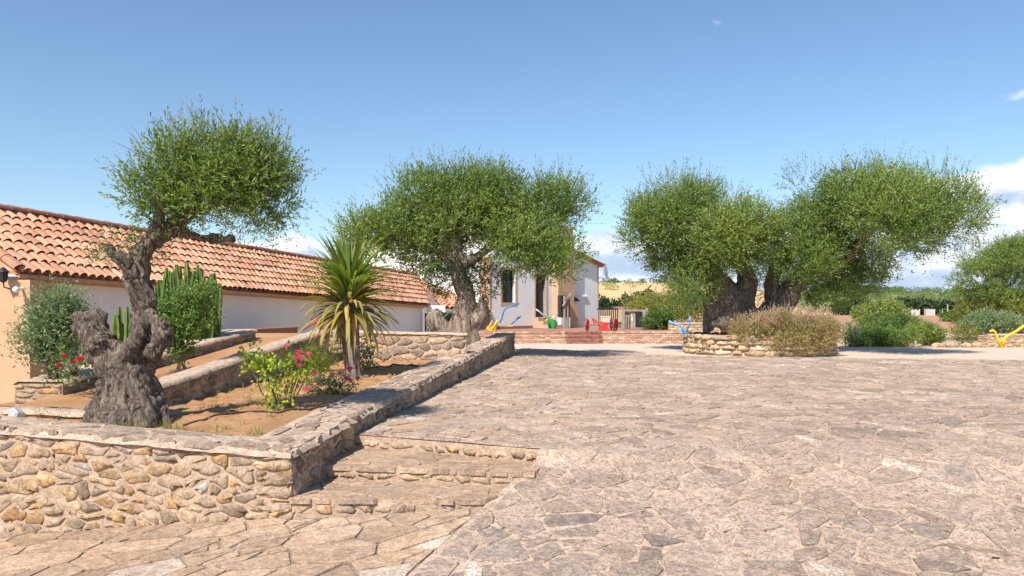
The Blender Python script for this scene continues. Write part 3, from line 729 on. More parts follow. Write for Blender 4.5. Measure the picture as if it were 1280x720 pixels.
def low_wall(name, label, A, B, zb, zt, thick, n_front, seed, stone='rubble', limit=60, su=.22, sv=.12, core='wall_mortar', capm='coping_mortar', end_stones=True):
    """straight wall from A to B (plan), tops zt=(zA,zB); n_front: plan normal of the face seen"""
    A, B = np.array(A, float), np.array(B, float); L = np.linalg.norm(B - A); e = (B - A) / L; nf = np.array(n_front, float); nf -= e * nf.dot(e); nf /= np.linalg.norm(nf)
    root = thing(name, label, 'stone wall', (*((A + B) / 2), min(zb)))
    rng = rs(seed); m = max(8, int(L / .15))
    tz = lambda u: np.interp(u, [0, L], zt) + .02 * nz2(np.atleast_1d(u), np.atleast_1d(u) * 0, 2.2, seed)
    bz = lambda u: np.interp(u, [0, L], zb)
    V = []; Fc = []
    for u in np.linspace(0, L, m):
        p = A + e * u; q = p - nf * thick; z1 = float(tz(u)[0]) - .02; z0 = float(bz(u)) - .08
        V += [(p[0], p[1], z0), (p[0], p[1], z1), (q[0], q[1], z1), (q[0], q[1], z0)]
    for i in range(m - 1): k = 4 * i; Fc += [(k, k + 1, k + 5, k + 4), (k + 1, k + 2, k + 6, k + 5), (k + 2, k + 3, k + 7, k + 6)]
    k = 4 * (m - 1); Fc += [(0, 1, 2, 3), (k, k + 1, k + 2, k + 3)]
    mb = MB(); mb.add(V, Fc); mb.build('wall_core', M[core], root)
    P = []
    for p in cells(0, L, min(zb), max(zt), su, sv, rng, .36, .2):
        cu = sum(q[0] for q in p) / len(p)
        p = clip(p, 0, 1, float(tz(cu)[0]) - .02)
        if len(p) >= 3: p = clip(p, 0, -1, -float(bz(cu)))
        if len(p) >= 3: P.append(p)
    lay(P, lambda u, v, w: np.stack([A[0] + e[0] * u + nf[0] * w, A[1] + e[1] * u + nf[1] * w, v], 1), root, 'wall_stone', M[stone], rng, h=(.004, .022), limit=limit, gap=.024, rnd=.20, bulge=.008, rim=.7, jit=.008, smooth=True,
        nrm=(*nf, 0), tintf=lambda c, r: (r.beta(2, 2) * .8, r.random(), r.random()))
    for (Q, d) in ((A, -e), (B, e)):                 # stones on the two ends
        if not end_stones: break
        u = 0 if Q is A else L
        P = cells(0, thick, float(bz(u)), float(tz(u)[0]) - .03, su, sv * .75, rng, .35, .15)
        lay(P, lambda a, v, w, Q=Q, d=d: np.stack([Q[0] - nf[0] * a + d[0] * w, Q[1] - nf[1] * a + d[1] * w, v], 1), root, 'wall_stone', M[stone], rng, h=(.008, .02), limit=30, gap=.02, rnd=.2, bulge=.01, rim=.7, jit=.005, smooth=True, nrm=(*d, 0),
            tintf=lambda c, r: (r.beta(2, 2) * .6 + .3, r.random(), r.random()))
    U, T = np.meshgrid(np.linspace(-.02, L + .02, max(10, int(L / .06))), np.array([-.035, -.02, .05, .15, .25, thick - .05, thick + .02]))
    T = np.where(T < 0, T + .03 * nz2(U.ravel(), U.ravel() * 0, 8, seed + 3).reshape(U.shape), T); T = np.minimum(T, thick + .02)
    X = A[0] + e[0] * U - nf[0] * T; Y = A[1] + e[1] * U - nf[1] * T
    Z = tz(U.ravel()).reshape(U.shape) + .02 * nz2(X.ravel(), Y.ravel(), 7, seed + 4, 4).reshape(U.shape); Z[0] -= .045; Z[-1] -= .045
    grid('coping', X, Y, Z, M[capm], root)
    return root
low_wall('parapet_wall', 'sloping parapet wall with pale flat top behind the rose bushes', (-4.05, 8.3), (-3.62, 14.6), (.12, .30), (.43, .92), .34, (1, -.07), 61, core='earth_wall')
low_wall('parapet_wall', 'short parapet wall behind the gnarled trunk, running up beside the cactus', (-5.47, 9.0), (-5.03, 14.5), (.02, .40), (.43, .93), .62, (1, -.08), 62, core='earth_wall', su=.26, sv=.085)
low_wall('garden_wall', 'low pale stone wall at the back of the garden bed, behind the yucca', (-3.75, 15.0), (-.95, 15.3), (.22, .26), (.90, .83), .4, (0, -1), 63, su=.26, sv=.15)
low_wall('kerb_wall', 'low dark kerb left of the gnarled olive trunk beside the floodlight', (-6.6, 8.0), (-4.25, 7.75), (.02, .02), (.27, .22), .25, (0, -1), 64, core='dark_kerb', limit=30, end_stones=False)

# ------------------------------------------------------------------ gravel drive, fields, hills
def build_gravel():
    xs = np.linspace(-2.5, 40, 90); X = []; Y = []
    for f in np.linspace(0, 1, 30):
        y0 = yfar(xs) - .25; y1 = np.interp(xs, [-2.5, 7.2, 9.5, 14, 40], [31, 30, 27.0, 26.6, 26.2]); X.append(xs); Y.append(y0 + (y1 - y0) * f)
    X = np.array(X); Y = np.array(Y); Z = -.035 + .02 * nz2(X.ravel(), Y.ravel(), .8, 5).reshape(X.shape)
    tag(grid('gravel_drive', X, Y, Z, M['gravel']), 'pale gravel drive between the flagstone yard and the beds', kind='structure')
build_gravel()
def sheet(name, label, x0, x1, y0, y1, z, mat, n=20, wob=2.0):
    X, Y = np.meshgrid(np.linspace(x0, x1, n), np.linspace(y0, y1, n)); X = X + wob * nz2(X.ravel(), Y.ravel(), .05, 8).reshape(X.shape)
    Z = np.full(X.shape, z); return tag(grid(name, X, Y, Z, M[mat]), label, kind='structure')
sheet('field', 'red-brown ploughed field beyond the bushes on the right', 20, 190, 46, 210, -.04, 'field_soil', wob=8)
def hill(name, label, fx, x0, x1, y0, y1, mat, seed, rough=1.0):
    X, Y = np.meshgrid(np.linspace(x0, x1, 90), np.linspace(y0, y1, 60)); t = (Y - y0) / (y1 - y0)
    H = fx(X) * np.clip(np.sin(np.clip(t * 1.25, 0, 1.0) * math.pi / 2), 0, 1)
    q = X / Y; H = H * np.clip((.40 - q) / .07 if mat == 'stubble' else (q - .30) / .07, 0, 1)
    Z = -.06 + H + rough * nz2(X.ravel(), Y.ravel(), .012, seed, 4).reshape(X.shape) * np.clip(t * 4, 0, 1)
    return tag(grid(name, X, Y, Z, M[mat]), label, kind='structure')
hill('hill', 'golden stubble hillside behind the terrace fence', lambda x: np.interp(x, [-420, -100, 40, 110, 165, 215], [14, 18, 19.5, 18.5, 15, 0]), -420, 215, 190, 620, 'stubble', 3, 2.5)
hill('hill', 'green scrub-covered hill sloping down on the right', lambda x: np.interp(x, [-500, 0, 200, 320, 430, 560, 900], [20, 19, 18.5, 17.5, 12, 7, 5]), 60, 1300, 300, 760, 'green_hill', 4, 2.5)

# ------------------------------------------------------------------ foliage
def leaf_cloud(blobs, n, Ln, Wd, rng, up=.35, per=9, sl=.22, shell=.13, inner=.22, holes=.0, lump=.12, k=1.0, spread=.75, droop=0.0, pts=None, tint=(0, 1)):
    """leaves on short twigs spread through the outer volume of a set of ellipsoids (c, r)"""
    C = np.array([b[0] for b in blobs], float); Rr = np.array([b[1] for b in blobs], float)
    wt = np.array([b[2] if len(b) > 2 else 1.0 for b in blobs]) * (Rr[:, 0] * Rr[:, 1] + Rr[:, 0] * Rr[:, 2] + Rr[:, 1] * Rr[:, 2])
    ns = int(n / per); P = np.zeros((0, 3)); D = np.zeros((0, 3)); guard = 0
    while len(P) < ns and guard < 12:
        guard += 1; m = ns * 2
        b = rng.choice(len(C), m, p=wt / wt.sum()); d = rng.normal(size=(m, 3)); d /= np.linalg.norm(d, axis=1)[:, None]
        r = 1 - np.abs(rng.normal(0, shell, m)); ins = rng.random(m) < inner; r = np.where(ins, rng.random(m) ** .5 * .95, r)
        r = r * (1 + lump * (fbm((C[b] + d * Rr[b]) * 2.2 * k, 5, 3) - .5) * 2.6)
        p = C[b] + d * Rr[b] * r[:, None]
        q = ((p[:, None, :] - C[None]) / Rr[None]); deep = ((q * q).sum(2) < .42).any(1) & ~ins
        ok = ~deep
        if holes > 0: ok &= fbm(p * 3.1 * k, 17, 3) > holes
        P = np.concatenate([P, p[ok]]); D = np.concatenate([D, (d / Rr[b] * Rr[b].min(1)[:, None])[ok]])
    P = P[:ns]; D = D[:ns]; ns = len(P)
    D /= np.maximum(np.linalg.norm(D, axis=1)[:, None], 1e-6)
    a = D + np.array((0, 0, up)) + rng.normal(0, .38, (ns, 3)); a /= np.linalg.norm(a, axis=1)[:, None]
    t = np.tile(np.linspace(.0, 1, per), ns); Sx = np.repeat(np.arange(ns), per)
    lens = sl * rng.uniform(.5, 1.35, ns)
    base = P[Sx] + a[Sx] * (t * lens[Sx])[:, None]
    base[:, 2] -= droop * (t * lens[Sx]) ** 2 / max(sl, 1e-3)
    ld = a[Sx] * (1 - spread) + rng.normal(0, 1, (len(Sx), 3)) * spread * .8; ld[:, 2] += .15; ld /= np.linalg.norm(ld, axis=1)[:, None]
    w = np.cross(ld, D[Sx] * .9 + np.array((0, 0, .45)) + rng.normal(0, .55, ld.shape)); w /= np.maximum(np.linalg.norm(w, axis=1)[:, None], 1e-6)
    l = Ln * rng.uniform(.6, 1.25, len(Sx)); ww = Wd * rng.uniform(.7, 1.2, len(Sx))
    tip = base + ld * l[:, None]; mid = base + ld * (l * .48)[:, None]
    V = np.stack([base, mid + w * (ww / 2)[:, None], tip, mid - w * (ww / 2)[:, None]], 1).reshape(-1, 3)
    clump = fbm(P * 1.6 * k, 29, 3)
    ts = np.clip(clump * .9 - .1 + rng.normal(0, .13, ns), 0, 1)[Sx]; tt = np.clip(ts + rng.normal(0, .12, len(Sx)), 0, 1) * (tint[1] - tint[0]) + tint[0]
    T = np.stack([tt, rng.random(len(Sx)), rng.random(len(Sx))], 1); T = np.repeat(T, 4, 0)
    Q = np.arange(len(V)).reshape(-1, 4)
    return V, Q, T
def tufts(blobs, n, size, rng, up=.12, keep=.35):
    """break smooth ellipsoids into many small clumps pushed out to their surface"""
    out = []
    wt = np.array([(b[2] if len(b) > 2 else 1) * (b[1][0] * b[1][1] + b[1][0] * b[1][2] + b[1][1] * b[1][2]) for b in blobs]); wt /= wt.sum()
    for i in rng.choice(len(blobs), n, p=wt):
        c, r = blobs[i][0], blobs[i][1]; d = rng.normal(size=3); d /= np.linalg.norm(d); k = rng.uniform(.45, .98); q = size * rng.uniform(.55, 1.35)
        out.append((c + d * np.maximum(r - q * .55, r * .3) * k + np.array((0, 0, up * size)), np.array((q * rng.uniform(.8, 1.2), q * rng.uniform(.8, 1.2), q * rng.uniform(.6, 1.0)))))
    return out
def foliage(name, parent, mat, clouds):
    V = []; Q = []; T = []; n = 0
    for v, q, t in clouds: V.append(v); Q.append(q + n); T.append(t); n += len(v)
    return solid(name, np.concatenate(V), None, M[mat], parent, quads=np.concatenate(Q), tint=np.concatenate(T))
def E(px, py, rx, ry, Y, dy=0.0, dep=None, w=1.0):    # an ellipsoid of foliage covering that part of the view
    Yy = Y + dy; s = Yy / F; return (np.array(at(px, py, Yy)), np.array((rx * s, (dep if dep is not None else rx * .85) * s, ry * s)), w)

def lower(blobs, dz, k=1.0):      # a crown sits dz lower and a little flatter
    return [(b[0] - np.array((0, 0, dz)), b[1] * np.array((1, 1, k)), *b[2:]) for b in blobs]
def remeshed(name, caps, voxel, mat, parent, seed, amp, fr, balls=(), cuts=()):
    """a trunk grown from tapered limbs: union, voxel skin, then bark relief"""
    bm = bmesh.new()
    def cone(p, r0, q, r1):
        p, q = Vector(p), Vector(q); d = q - p; l = max(d.length, 1e-4)
        m = Matrix.Translation((p + q) / 2) @ d.to_track_quat('Z', 'Y').to_matrix().to_4x4()
        bmesh.ops.create_cone(bm, cap_ends=True, segments=14, radius1=r0, radius2=r1, depth=l, matrix=m)
        for c, r in ((p, r0), (q, r1)): bmesh.ops.create_icosphere(bm, subdivisions=2, radius=r, matrix=Matrix.Translation(c))
    for ch in caps:
        for (p, r0), (q, r1) in zip(ch[:-1], ch[1:]): cone(p, r0, q, r1)
    for c, r in balls: bmesh.ops.create_icosphere(bm, subdivisions=2, radius=1, matrix=Matrix.Translation(Vector(c)) @ Matrix.Diagonal((*r, 1)))
    me = bpy.data.meshes.new('tmp'); bm.to_mesh(me); bm.free()
    t = bpy.data.objects.new('tmp', me); COL.objects.link(t)
    md = t.modifiers.new('r', 'REMESH'); md.mode = 'VOXEL'; md.voxel_size = voxel
    sm = t.modifiers.new('s', 'SMOOTH'); sm.iterations = 3; sm.factor = .5
    dg = bpy.context.evaluated_depsgraph_get(); ev = t.evaluated_get(dg); m2 = bpy.data.meshes.new_from_object(ev)
    bpy.data.objects.remove(t); bpy.data.meshes.remove(me)
    n = len(m2.vertices); co = np.zeros(n * 3, np.float32); m2.vertices.foreach_get('co', co); co = co.reshape(-1, 3).astype(float)
    no = np.zeros(n * 3, np.float32); m2.vertex_normals.foreach_get('vector', no); no = no.reshape(-1, 3)
    tw = co[:, 2:3] * np.array([[1.2, .6, 0]])
    q = (co + tw * .45) * np.array([[1, 1, .20]]) * fr
    warp = np.stack([fbm(co * fr * .5, seed + 40 + j, 2) for j in range(3)], 1) - .5
    q = q + warp * 2.0
    d1 = 1 - np.abs(2 * fbm(q * .55, seed, 3) - 1) * 2.4                    # big vertical folds
    d2 = np.minimum(1, np.abs(2 * fbm(q * 1.7, seed + 7, 3) - 1) * 5.0)                  # plates of bark
    d3 = fbm(co * fr * .8, seed + 9, 3) - .5                                 # burrs
    co2 = co + no * (amp * (.95 * (d1 - .55) + .62 * (d2 - .85) + 1.15 * d3))[:, None]
    base = np.array(rootloc(parent)); m2.vertices.foreach_set('co', (co2 - base).astype(np.float32).ravel())
    m2.name = name; m2.materials.clear(); m2.polygons.foreach_set('use_smooth', np.ones(len(m2.polygons), bool)); m2.update()
    return put(name, m2, M[mat], parent)
def chain(Y, *pts):             # (px, py, radius in px[, depth offset in m])
    out = []
    for p in pts:
        dy = p[3] if len(p) > 3 else 0; out.append((at(p[0], p[1], Y + dy), p[2] * Y / F))
    return out

# --- the gnarled olive in the foreground
def olive_front():
    Y = 7.35; b = at(160, 534, Y)
    root = thing('olive_tree', 'old olive tree with a thick gnarled hollow trunk in the front bed', 'tree', b)
    caps = [chain(Y, (158, 548, 40), (158, 515, 34), (160, 482, 28), (160, 455, 27)),
            chain(Y, (108, 548, 13, -.12), (130, 508, 17, -.06), (147, 470, 18)),
            chain(Y, (212, 548, 12, -.1), (190, 512, 17, -.05), (173, 472, 18)),
            chain(Y, (148, 552, 15, -.34), (153, 508, 17, -.16), (158, 470, 12, -.14)),
            chain(Y, (186, 552, 12, -.30), (178, 503, 15, -.16), (170, 465, 10, -.16)),
            chain(Y, (126, 550, 11, -.28), (143, 503, 13, -.14)),
            chain(Y, (150, 462, 24), (126, 432, 22), (112, 414, 18, .04), (104, 403, 14, .05)),
            chain(Y, (116, 414, 15, .05), (124, 397, 12, .12)), chain(Y, (120, 430, 12, -.16), (110, 412, 8, -.14)),
            chain(Y, (168, 458, 24), (184, 432, 22), (197, 414, 15), (204, 424, 10, -.05)),
            chain(Y, (182, 428, 18, .08), (180, 402, 16, .12), (182, 385, 15, .14)),
            chain(Y, (164, 442, 10, -.17), (174, 418, 9, -.17), (182, 396, 8, -.1)),
            chain(Y, (190, 440, 9, -.14), (200, 424, 7, -.16), (196, 408, 6, -.14)),
            chain(Y, (186, 396, 9, -.06), (200, 402, 6.5, -.14), (210, 412, 5, -.12)),
            chain(Y, (184, 398, 15, .12), (183, 374, 15, .1), (171, 348, 15, .06), (171, 326, 14.5, .04), (185, 305, 12.5, .03), (200, 292, 10.5, .03), (214, 287, 8.5, .02)),
            chain(Y, (205, 290, 10, .03), (232, 270, 6.5, .05), (252, 240, 4.5, .1)), chain(Y, (196, 294, 9), (200, 262, 5.5, -.1), (192, 240, 3.5, -.15)),
            chain(Y, (215, 287, 7.5), (236, 291, 6, .05), (262, 299, 5.2, .08), (290, 299, 4.4, .1)),
            chain(Y, (252, 240, 4.5, .1), (290, 212, 3, .2), (320, 205, 2, .25)), chain(Y, (240, 262, 4.5, .1), (300, 245, 2.6, -.1), (335, 240, 2, -.15)),
            chain(Y, (168, 338, 11), (152, 324, 8.5, -.04), (139, 314, 8, -.06), (134, 308, 6.5, -.06))]
    remeshed('trunk', caps, .0105, 'old_bark', root, 5, .042, 9.0)
    rng = rs(101); s = Y / F
    main = [E(255, 238, 76, 34, Y), E(200, 244, 34, 26, Y), E(315, 234, 48, 34, Y), E(282, 204, 58, 30, Y), E(232, 208, 36, 28, Y), E(338, 258, 34, 20, Y), E(215, 264, 38, 18, Y), E(335, 206, 28, 24, Y)]
    tf_ = tufts(main, 100, .15, rng)
    tops = [E(212, 200, 38, 22, Y), E(255, 184, 46, 18, Y), E(300, 180, 42, 18, Y), E(338, 192, 28, 24, Y), E(360, 235, 16, 32, Y), E(172, 236, 18, 22, Y), E(318, 276, 36, 18, Y)]
    foliage('crown', root, 'olive_leaf', [leaf_cloud(tf_, 36000, .053, .0135, rng, up=.6, per=13, sl=.20, shell=.25, inner=.25, lump=.2, k=1.6, spread=.5, tint=(0, .95)),
                                         leaf_cloud(main[:4], 2200, .052, .0125, rng, up=.9, per=14, sl=.24, shell=.1, inner=0, lump=.2, k=1.6, spread=.55)])
    foliage('shoots', root, 'olive_leaf_silver', [leaf_cloud(tops, 4600, .048, .0115, rng, up=1.1, per=16, sl=.27, shell=.3, inner=.2, lump=.3, k=2, spread=.5, tint=(.3, 1)),
                                                  leaf_cloud([E(335, 262, 40, 20, Y), E(290, 268, 40, 16, Y)], 1600, .048, .010, rng, up=-.5, per=12, sl=.28, spread=.5, droop=.5, tint=(0, .6)),
                                                  leaf_cloud([E(148, 308, 27, 16, Y - .05), E(185, 305, 26, 18, Y + .2), E(125, 318, 12, 14, Y - .05)], 1700, .045, .0105, rng, up=.5, per=9, sl=.13, shell=.3, inner=.4, tint=(.1, .9))])
    mb = MB()
    for i in range(90):                             # bare twigs that carry the top shoots
        p = at(rng.uniform(175, 350), rng.uniform(180, 240), Y + rng.uniform(-.3, .3)); d = Vector((rng.normal(0, .09) + (p.x + 3.1) * .12, rng.normal(0, .08), rng.uniform(.12, .26)))
        mb.tube([p, p + d * .5 + Vector((.01, 0, .01)), p + d], [.0035, .0025, .001], 4)
    mb.build('twig', M['olive_bark'], root, smooth=True)
olive_front()

# --- the olive in front of the house
def olive_mid():
    Y = 20.0
    root = thing('olive_tree', 'broad olive tree with twisted trunk standing in front of the house', 'tree', at(577, 440, Y))
    caps = [chain(Y, (572, 452, 23), (575, 425, 17), (580, 400, 15), (582, 370, 13), (574, 345, 11), (570, 325, 12), (563, 305, 9), (548, 280, 6), (530, 265, 4)),
            chain(Y, (548, 450, 8, -.2), (562, 425, 10)), chain(Y, (602, 452, 8, -.1), (590, 420, 11)),
            chain(Y, (592, 402, 11), (603, 390, 9), (605, 376, 7)), chain(Y, (570, 425, 11), (551, 408, 10, -.1), (543, 399, 10, -.1), (546, 394, 8, -.1)),
            chain(Y, (574, 335, 10), (600, 318, 6), (622, 300, 5), (660, 290, 4), (690, 255, 3)), chain(Y, (568, 320, 9), (578, 290, 7), (600, 260, 4)), chain(Y, (566, 315, 8), (540, 312, 5), (500, 305, 3.5))]
    remeshed('trunk', caps, .038, 'pale_bark', root, 15, .055, 3.2)
    rng = rs(111)
    main = [E(585, 262, 90, 48, Y), E(545, 245, 65, 38, Y), E(620, 240, 55, 34, Y), E(500, 285, 62, 34, Y), E(462, 292, 34, 28, Y, -.4), E(655, 300, 58, 32, Y, -.5), E(690, 318, 34, 24, Y, -.6), E(695, 248, 42, 32, Y, .4), E(545, 318, 42, 14, Y, .3, w=.5), E(640, 275, 60, 40, Y)]
    foliage('crown', root, 'olive_leaf', [leaf_cloud(tufts(lower(main, .22, .9), 150, .42, rng), 112000, .10, .031, rng, up=.65, per=13, sl=.46, shell=.22, inner=.2, lump=.2, k=.8, spread=.5)])
    tops = [E(500, 225, 24, 16, Y), E(560, 212, 60, 14, Y), E(610, 212, 40, 14, Y), E(695, 222, 36, 14, Y), E(725, 250, 16, 26, Y), E(440, 272, 20, 24, Y)]
    tops = lower(tops, .25)
    foliage('shoots', root, 'olive_leaf_silver', [leaf_cloud(tops, 6500, .08, .02, rng, up=1.1, per=14, sl=.5, shell=.3, inner=.3, spread=.5, tint=(.2, 1)),
                                                  leaf_cloud([E(548, 318, 44, 12, Y, .3)], 2500, .085, .024, rng, up=-.4, sl=.4, per=12, shell=.3, inner=.3, spread=.5)])
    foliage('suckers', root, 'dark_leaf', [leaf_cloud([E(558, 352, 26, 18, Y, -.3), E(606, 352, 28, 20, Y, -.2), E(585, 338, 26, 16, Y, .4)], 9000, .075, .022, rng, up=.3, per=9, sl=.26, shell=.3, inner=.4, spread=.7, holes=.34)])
olive_mid()

# --- the double olive in the planter
def olive_planter():
    Y = 23.2
    root = thing('olive_tree', 'huge olive tree with a forked trunk growing out of the round stone planter', 'tree', at(945, 425, Y))
    caps = [chain(Y, (940, 432, 30), (933, 408, 26), (917, 384, 22), (903, 362, 16), (888, 336, 10), (874, 312, 7.5), (862, 285, 5)),
            chain(Y, (925, 388, 17), (935, 352, 11), (926, 325, 8), (918, 295, 5)), chain(Y, (898, 364, 11), (889, 376, 9), (896, 392, 10)),
            chain(Y, (952, 428, 24), (964, 400, 21), (980, 376, 16), (993, 354, 11), (1018, 328, 7.5), (1045, 290, 5)), chain(Y, (972, 382, 13), (963, 356, 9.5), (970, 330, 6), (985, 300, 4)),
            chain(Y, (986, 376, 10), (998, 350, 6)), chain(Y, (912, 427, 9), (905, 402, 8, -.3), (892, 404, 5, -.3))]
    remeshed('trunk', caps, .045, 'old_bark', root, 25, .075, 2.8)
    mb = MB()
    for ch in (((1035, 340, 4.5, 1.2), (1060, 322, 4.2, .5), (1074, 306, 3.8, .2), (1086, 290, 3.2, 0), (1096, 276, 2.5, 0)), ((985, 365, 2.2, .8), (1015, 344, 1.6, .5), (1032, 338, 1.2, .3)), ((1065, 275, 3), (1080, 270, 3.2), (1100, 270, 2.5))):
        c = chain(Y - .9, *ch); mb.tube([q[0] for q in c], [q[1] for q in c], 8)
    mb.build('limb', M['red_bark'], root, smooth=True)
    rng = rs(121)
    left = [E(850, 265, 62, 48, Y), E(825, 285, 42, 52, Y, .2), E(868, 315, 56, 42, Y, .4), E(880, 240, 34, 24, Y, .5)]
    front = [E(915, 285, 50, 38, Y, -1.2), E(905, 305, 42, 30, Y, -1.2), E(945, 295, 30, 30, Y, -.8)]
    right = [E(1035, 270, 58, 55, Y), E(1010, 300, 44, 52, Y, -.5), E(1062, 325, 48, 42, Y, .6), E(1130, 255, 82, 42, Y, -2.2, 60), E(1185, 262, 42, 34, Y, -2.4), E(1085, 235, 70, 34, Y, -.8), E(1140, 285, 60, 22, Y, -2.4)]
    lows = [E(1000, 330, 40, 22, Y, -1.0), E(945, 322, 26, 16, Y, -1.0), E(870, 352, 34, 26, Y, -.5), E(955, 335, 28, 42, Y, 1.2), E(1038, 362, 34, 24, Y, .4), E(1005, 345, 42, 32, Y, 1.0), E(860, 365, 22, 18, Y, -.6)]
    foliage('crown', root, 'olive_leaf', [leaf_cloud(tufts(lower(left, .22, .9), 66, .48, rng), 56000, .10, .031, rng, up=.65, per=13, sl=.48, shell=.22, lump=.2, k=.75, inner=.2, spread=.5)])
    foliage('crown', root, 'olive_leaf', [leaf_cloud(tufts(lower(front, .15, .95), 50, .42, rng), 33000, .095, .030, rng, up=.65, per=13, sl=.44, shell=.22, lump=.2, k=.7, inner=.2, spread=.5, tint=(.28, 1))])
    foliage('crown', root, 'olive_leaf', [leaf_cloud(tufts(lower(right, .25, .88), 150, .48, rng), 114000, .10, .031, rng, up=.65, per=13, sl=.48, shell=.22, lump=.2, k=.75, inner=.2, spread=.5)])
    foliage('low_shoots', root, 'olive_leaf', [leaf_cloud(lows, 32000, .085, .024, rng, up=.5, sl=.3, lump=.2, k=.8, inner=.25)])
    tops = [E(850, 222, 50, 12, Y), E(800, 255, 14, 30, Y), E(905, 240, 30, 14, Y), E(1010, 215, 34, 14, Y), E(1090, 202, 50, 10, Y), E(1160, 212, 45, 12, Y), E(1218, 250, 14, 28, Y)]
    tops = lower(tops, .30)
    hang = [E(1110, 308, 30, 10, Y, -2), E(1165, 300, 40, 10, Y, -2), E(1205, 285, 26, 14, Y, -2), E(1080, 345, 20, 22, Y, .3), E(1095, 318, 14, 18, Y, -1.5)]
    foliage('shoots', root, 'olive_leaf_silver', [leaf_cloud(tops, 7500, .085, .022, rng, up=1.0, per=14, sl=.55, shell=.3, inner=.3, spread=.5, tint=(.2, 1)),
                                                  leaf_cloud(hang, 3000, .085, .022, rng, up=-1.2, per=14, sl=.6, shell=.3, inner=.3, spread=.5, tint=(0, .5))])
olive_planter()

def olive_right():
    Y = 33.5
    root = thing('olive_tree', 'clipped dome-shaped olive tree at the right edge of the photo', 'tree', at(1285, 432, Y))
    caps = [chain(Y, (1284, 440, 16), (1282, 420, 13), (1280, 395, 11), (1282, 372, 9)), chain(Y, (1282, 395, 8), (1262, 372, 5), (1245, 355, 3.5)), chain(Y, (1282, 390, 8), (1305, 368, 5), (1325, 350, 3.5))]
    remeshed('trunk', caps, .05, 'red_bark', root, 35, .05, 3)
    rng = rs(131)
    main = [E(1280, 345, 84, 50, Y), E(1235, 352, 46, 44, Y, -.3), E(1270, 325, 60, 32, Y), E(1320, 330, 50, 40, Y), E(1248, 374, 46, 20, Y), E(1300, 378, 40, 20, Y)]
    foliage('crown', root, 'olive_leaf', [leaf_cloud(tufts(main, 150, .40, rng), 90000, .10, .031, rng, up=.3, sl=.24, shell=.16, inner=.15, lump=.12, k=1.1, tint=(.18, 1))])
olive_right()

# ------------------------------------------------------------------ garden plants
def shrub(name, label, blobs, n, Ln, Wd, mat, seed, base, group=None, stems=6, cat='bush', tuft=0, tsize=.42, **kw):
    root = thing(name, label, cat, base, group); rng = rs(seed)
    foliage('foliage', root, mat, [leaf_cloud(tufts(blobs, tuft, float(np.mean([b[1].mean() for b in blobs])) * tsize, rng) if tuft else blobs, n, Ln, Wd, rng, **kw)])
    mb = MB(); b = Vector(base)
    for i in range(stems):
        c = blobs[i % len(blobs)]; t = Vector(c[0]) + Vector(tuple(c[1] * rng.uniform(-.5, .5, 3))); m = b.lerp(t, .5) + Vector(tuple(rng.normal(0, .03, 3)))
        r = .012 * max(1, (t - b).length / 1.0); mb.tube([b + Vector((rng.normal(0, .04), rng.normal(0, .04), -.03)), m, t], [r, r * .7, r * .3], 5)
    mb.build('stem', M['olive_bark'], root, smooth=True)
    return root
Yb = 9.2
shrub('olive_shrub', 'grey-green leafy shrub between the ochre pillar and the gnarled trunk', [E(72, 410, 38, 34, Yb), E(62, 430, 36, 30, Yb), E(45, 425, 26, 34, Yb), E(92, 420, 22, 32, Yb), E(78, 385, 24, 20, Yb)],
      11500, .058, .018, 'grey_leaf', 201, at(68, 475, Yb), tuft=60, up=.7, sl=.22, inner=.35, shell=.22, lump=.25, k=2, stems=10, tint=(0, .75))
shrub('leafy_shrub', 'dense green shrub between the gnarled trunk and the cactus', [E(228, 398, 40, 34, 10.4), E(210, 415, 26, 24, 10.4), E(240, 375, 26, 22, 10.4), E(222, 430, 26, 16, 10.4)],
      15000, .050, .020, 'bush_leaf', 202, at(228, 458, 10.4), tuft=60, shell=.25, up=.5, sl=.16, inner=.25, lump=.2, k=2)

def cactus(name, label, px0, px1, py_top, Y, zb, n, seed):
    rng = rs(seed); c = at((px0 + px1) / 2, 400, Y); root = thing(name, label, 'cactus', (c.x, Y, zb))
    variants = []
    for v in range(4):
        seg = 10; H = 1.0; V = []; Fc = []; rings = 10
        for i in range(rings):
            t = i / (rings - 1); r = (.052 * (1 - .0 * t) * (1 + .10 * math.sin(t * 26 + v))) * (1 if t < .93 else .55)
            for k in range(seg):
                rr = r * (1.18 if k % 2 == 0 else .62); a = 2 * math.pi * k / seg + v
                V.append((rr * math.cos(a) + .03 * math.sin(t * 2 + v), rr * math.sin(a), t * H))
        for i in range(rings - 1):
            for k in range(seg): Fc.append((i * seg + k, i * seg + (k + 1) % seg, (i + 1) * seg + (k + 1) % seg, (i + 1) * seg + k))
        Fc.append(tuple((rings - 1) * seg + k for k in range(seg)))
        me = mesh_np('cactus_stem', np.array(V), Fc, tint=np.tile((rng.random(), .5, .5), (len(V), 1))); me.materials.append(M['cactus']); variants.append(me)
    W_ = (px1 - px0) / F * Y
    for i in range(n):
        u = rng.uniform(-.46, .46); d = rng.uniform(-.4, .4) * W_ * .8
        top = at(0, py_top, Y).z + rng.uniform(-.9, .0) * .75 - 1.1 * max(0, abs(u) - .25) ** 1.0 * .9
        o = put('stem', variants[i % 4], None, root); z0 = zb + rng.uniform(0, .5); o.location = (u * W_, d, z0 - zb)
        s = rng.uniform(.75, 1.1); o.scale = (s, s, max(.3, top - z0)); o.rotation_euler = (rng.normal(0, .03), u * .12 + rng.normal(0, .03), rng.uniform(0, 6))
cactus('candelabra_cactus', 'tall candelabra cactus cluster against the white wall under the roof', 200, 266, 328, 13.2, .1, 74, 301)
cactus('candelabra_cactus', 'small candelabra cactus seen just left of the upper trunk', 144, 166, 377, 12.6, .1, 20, 302)

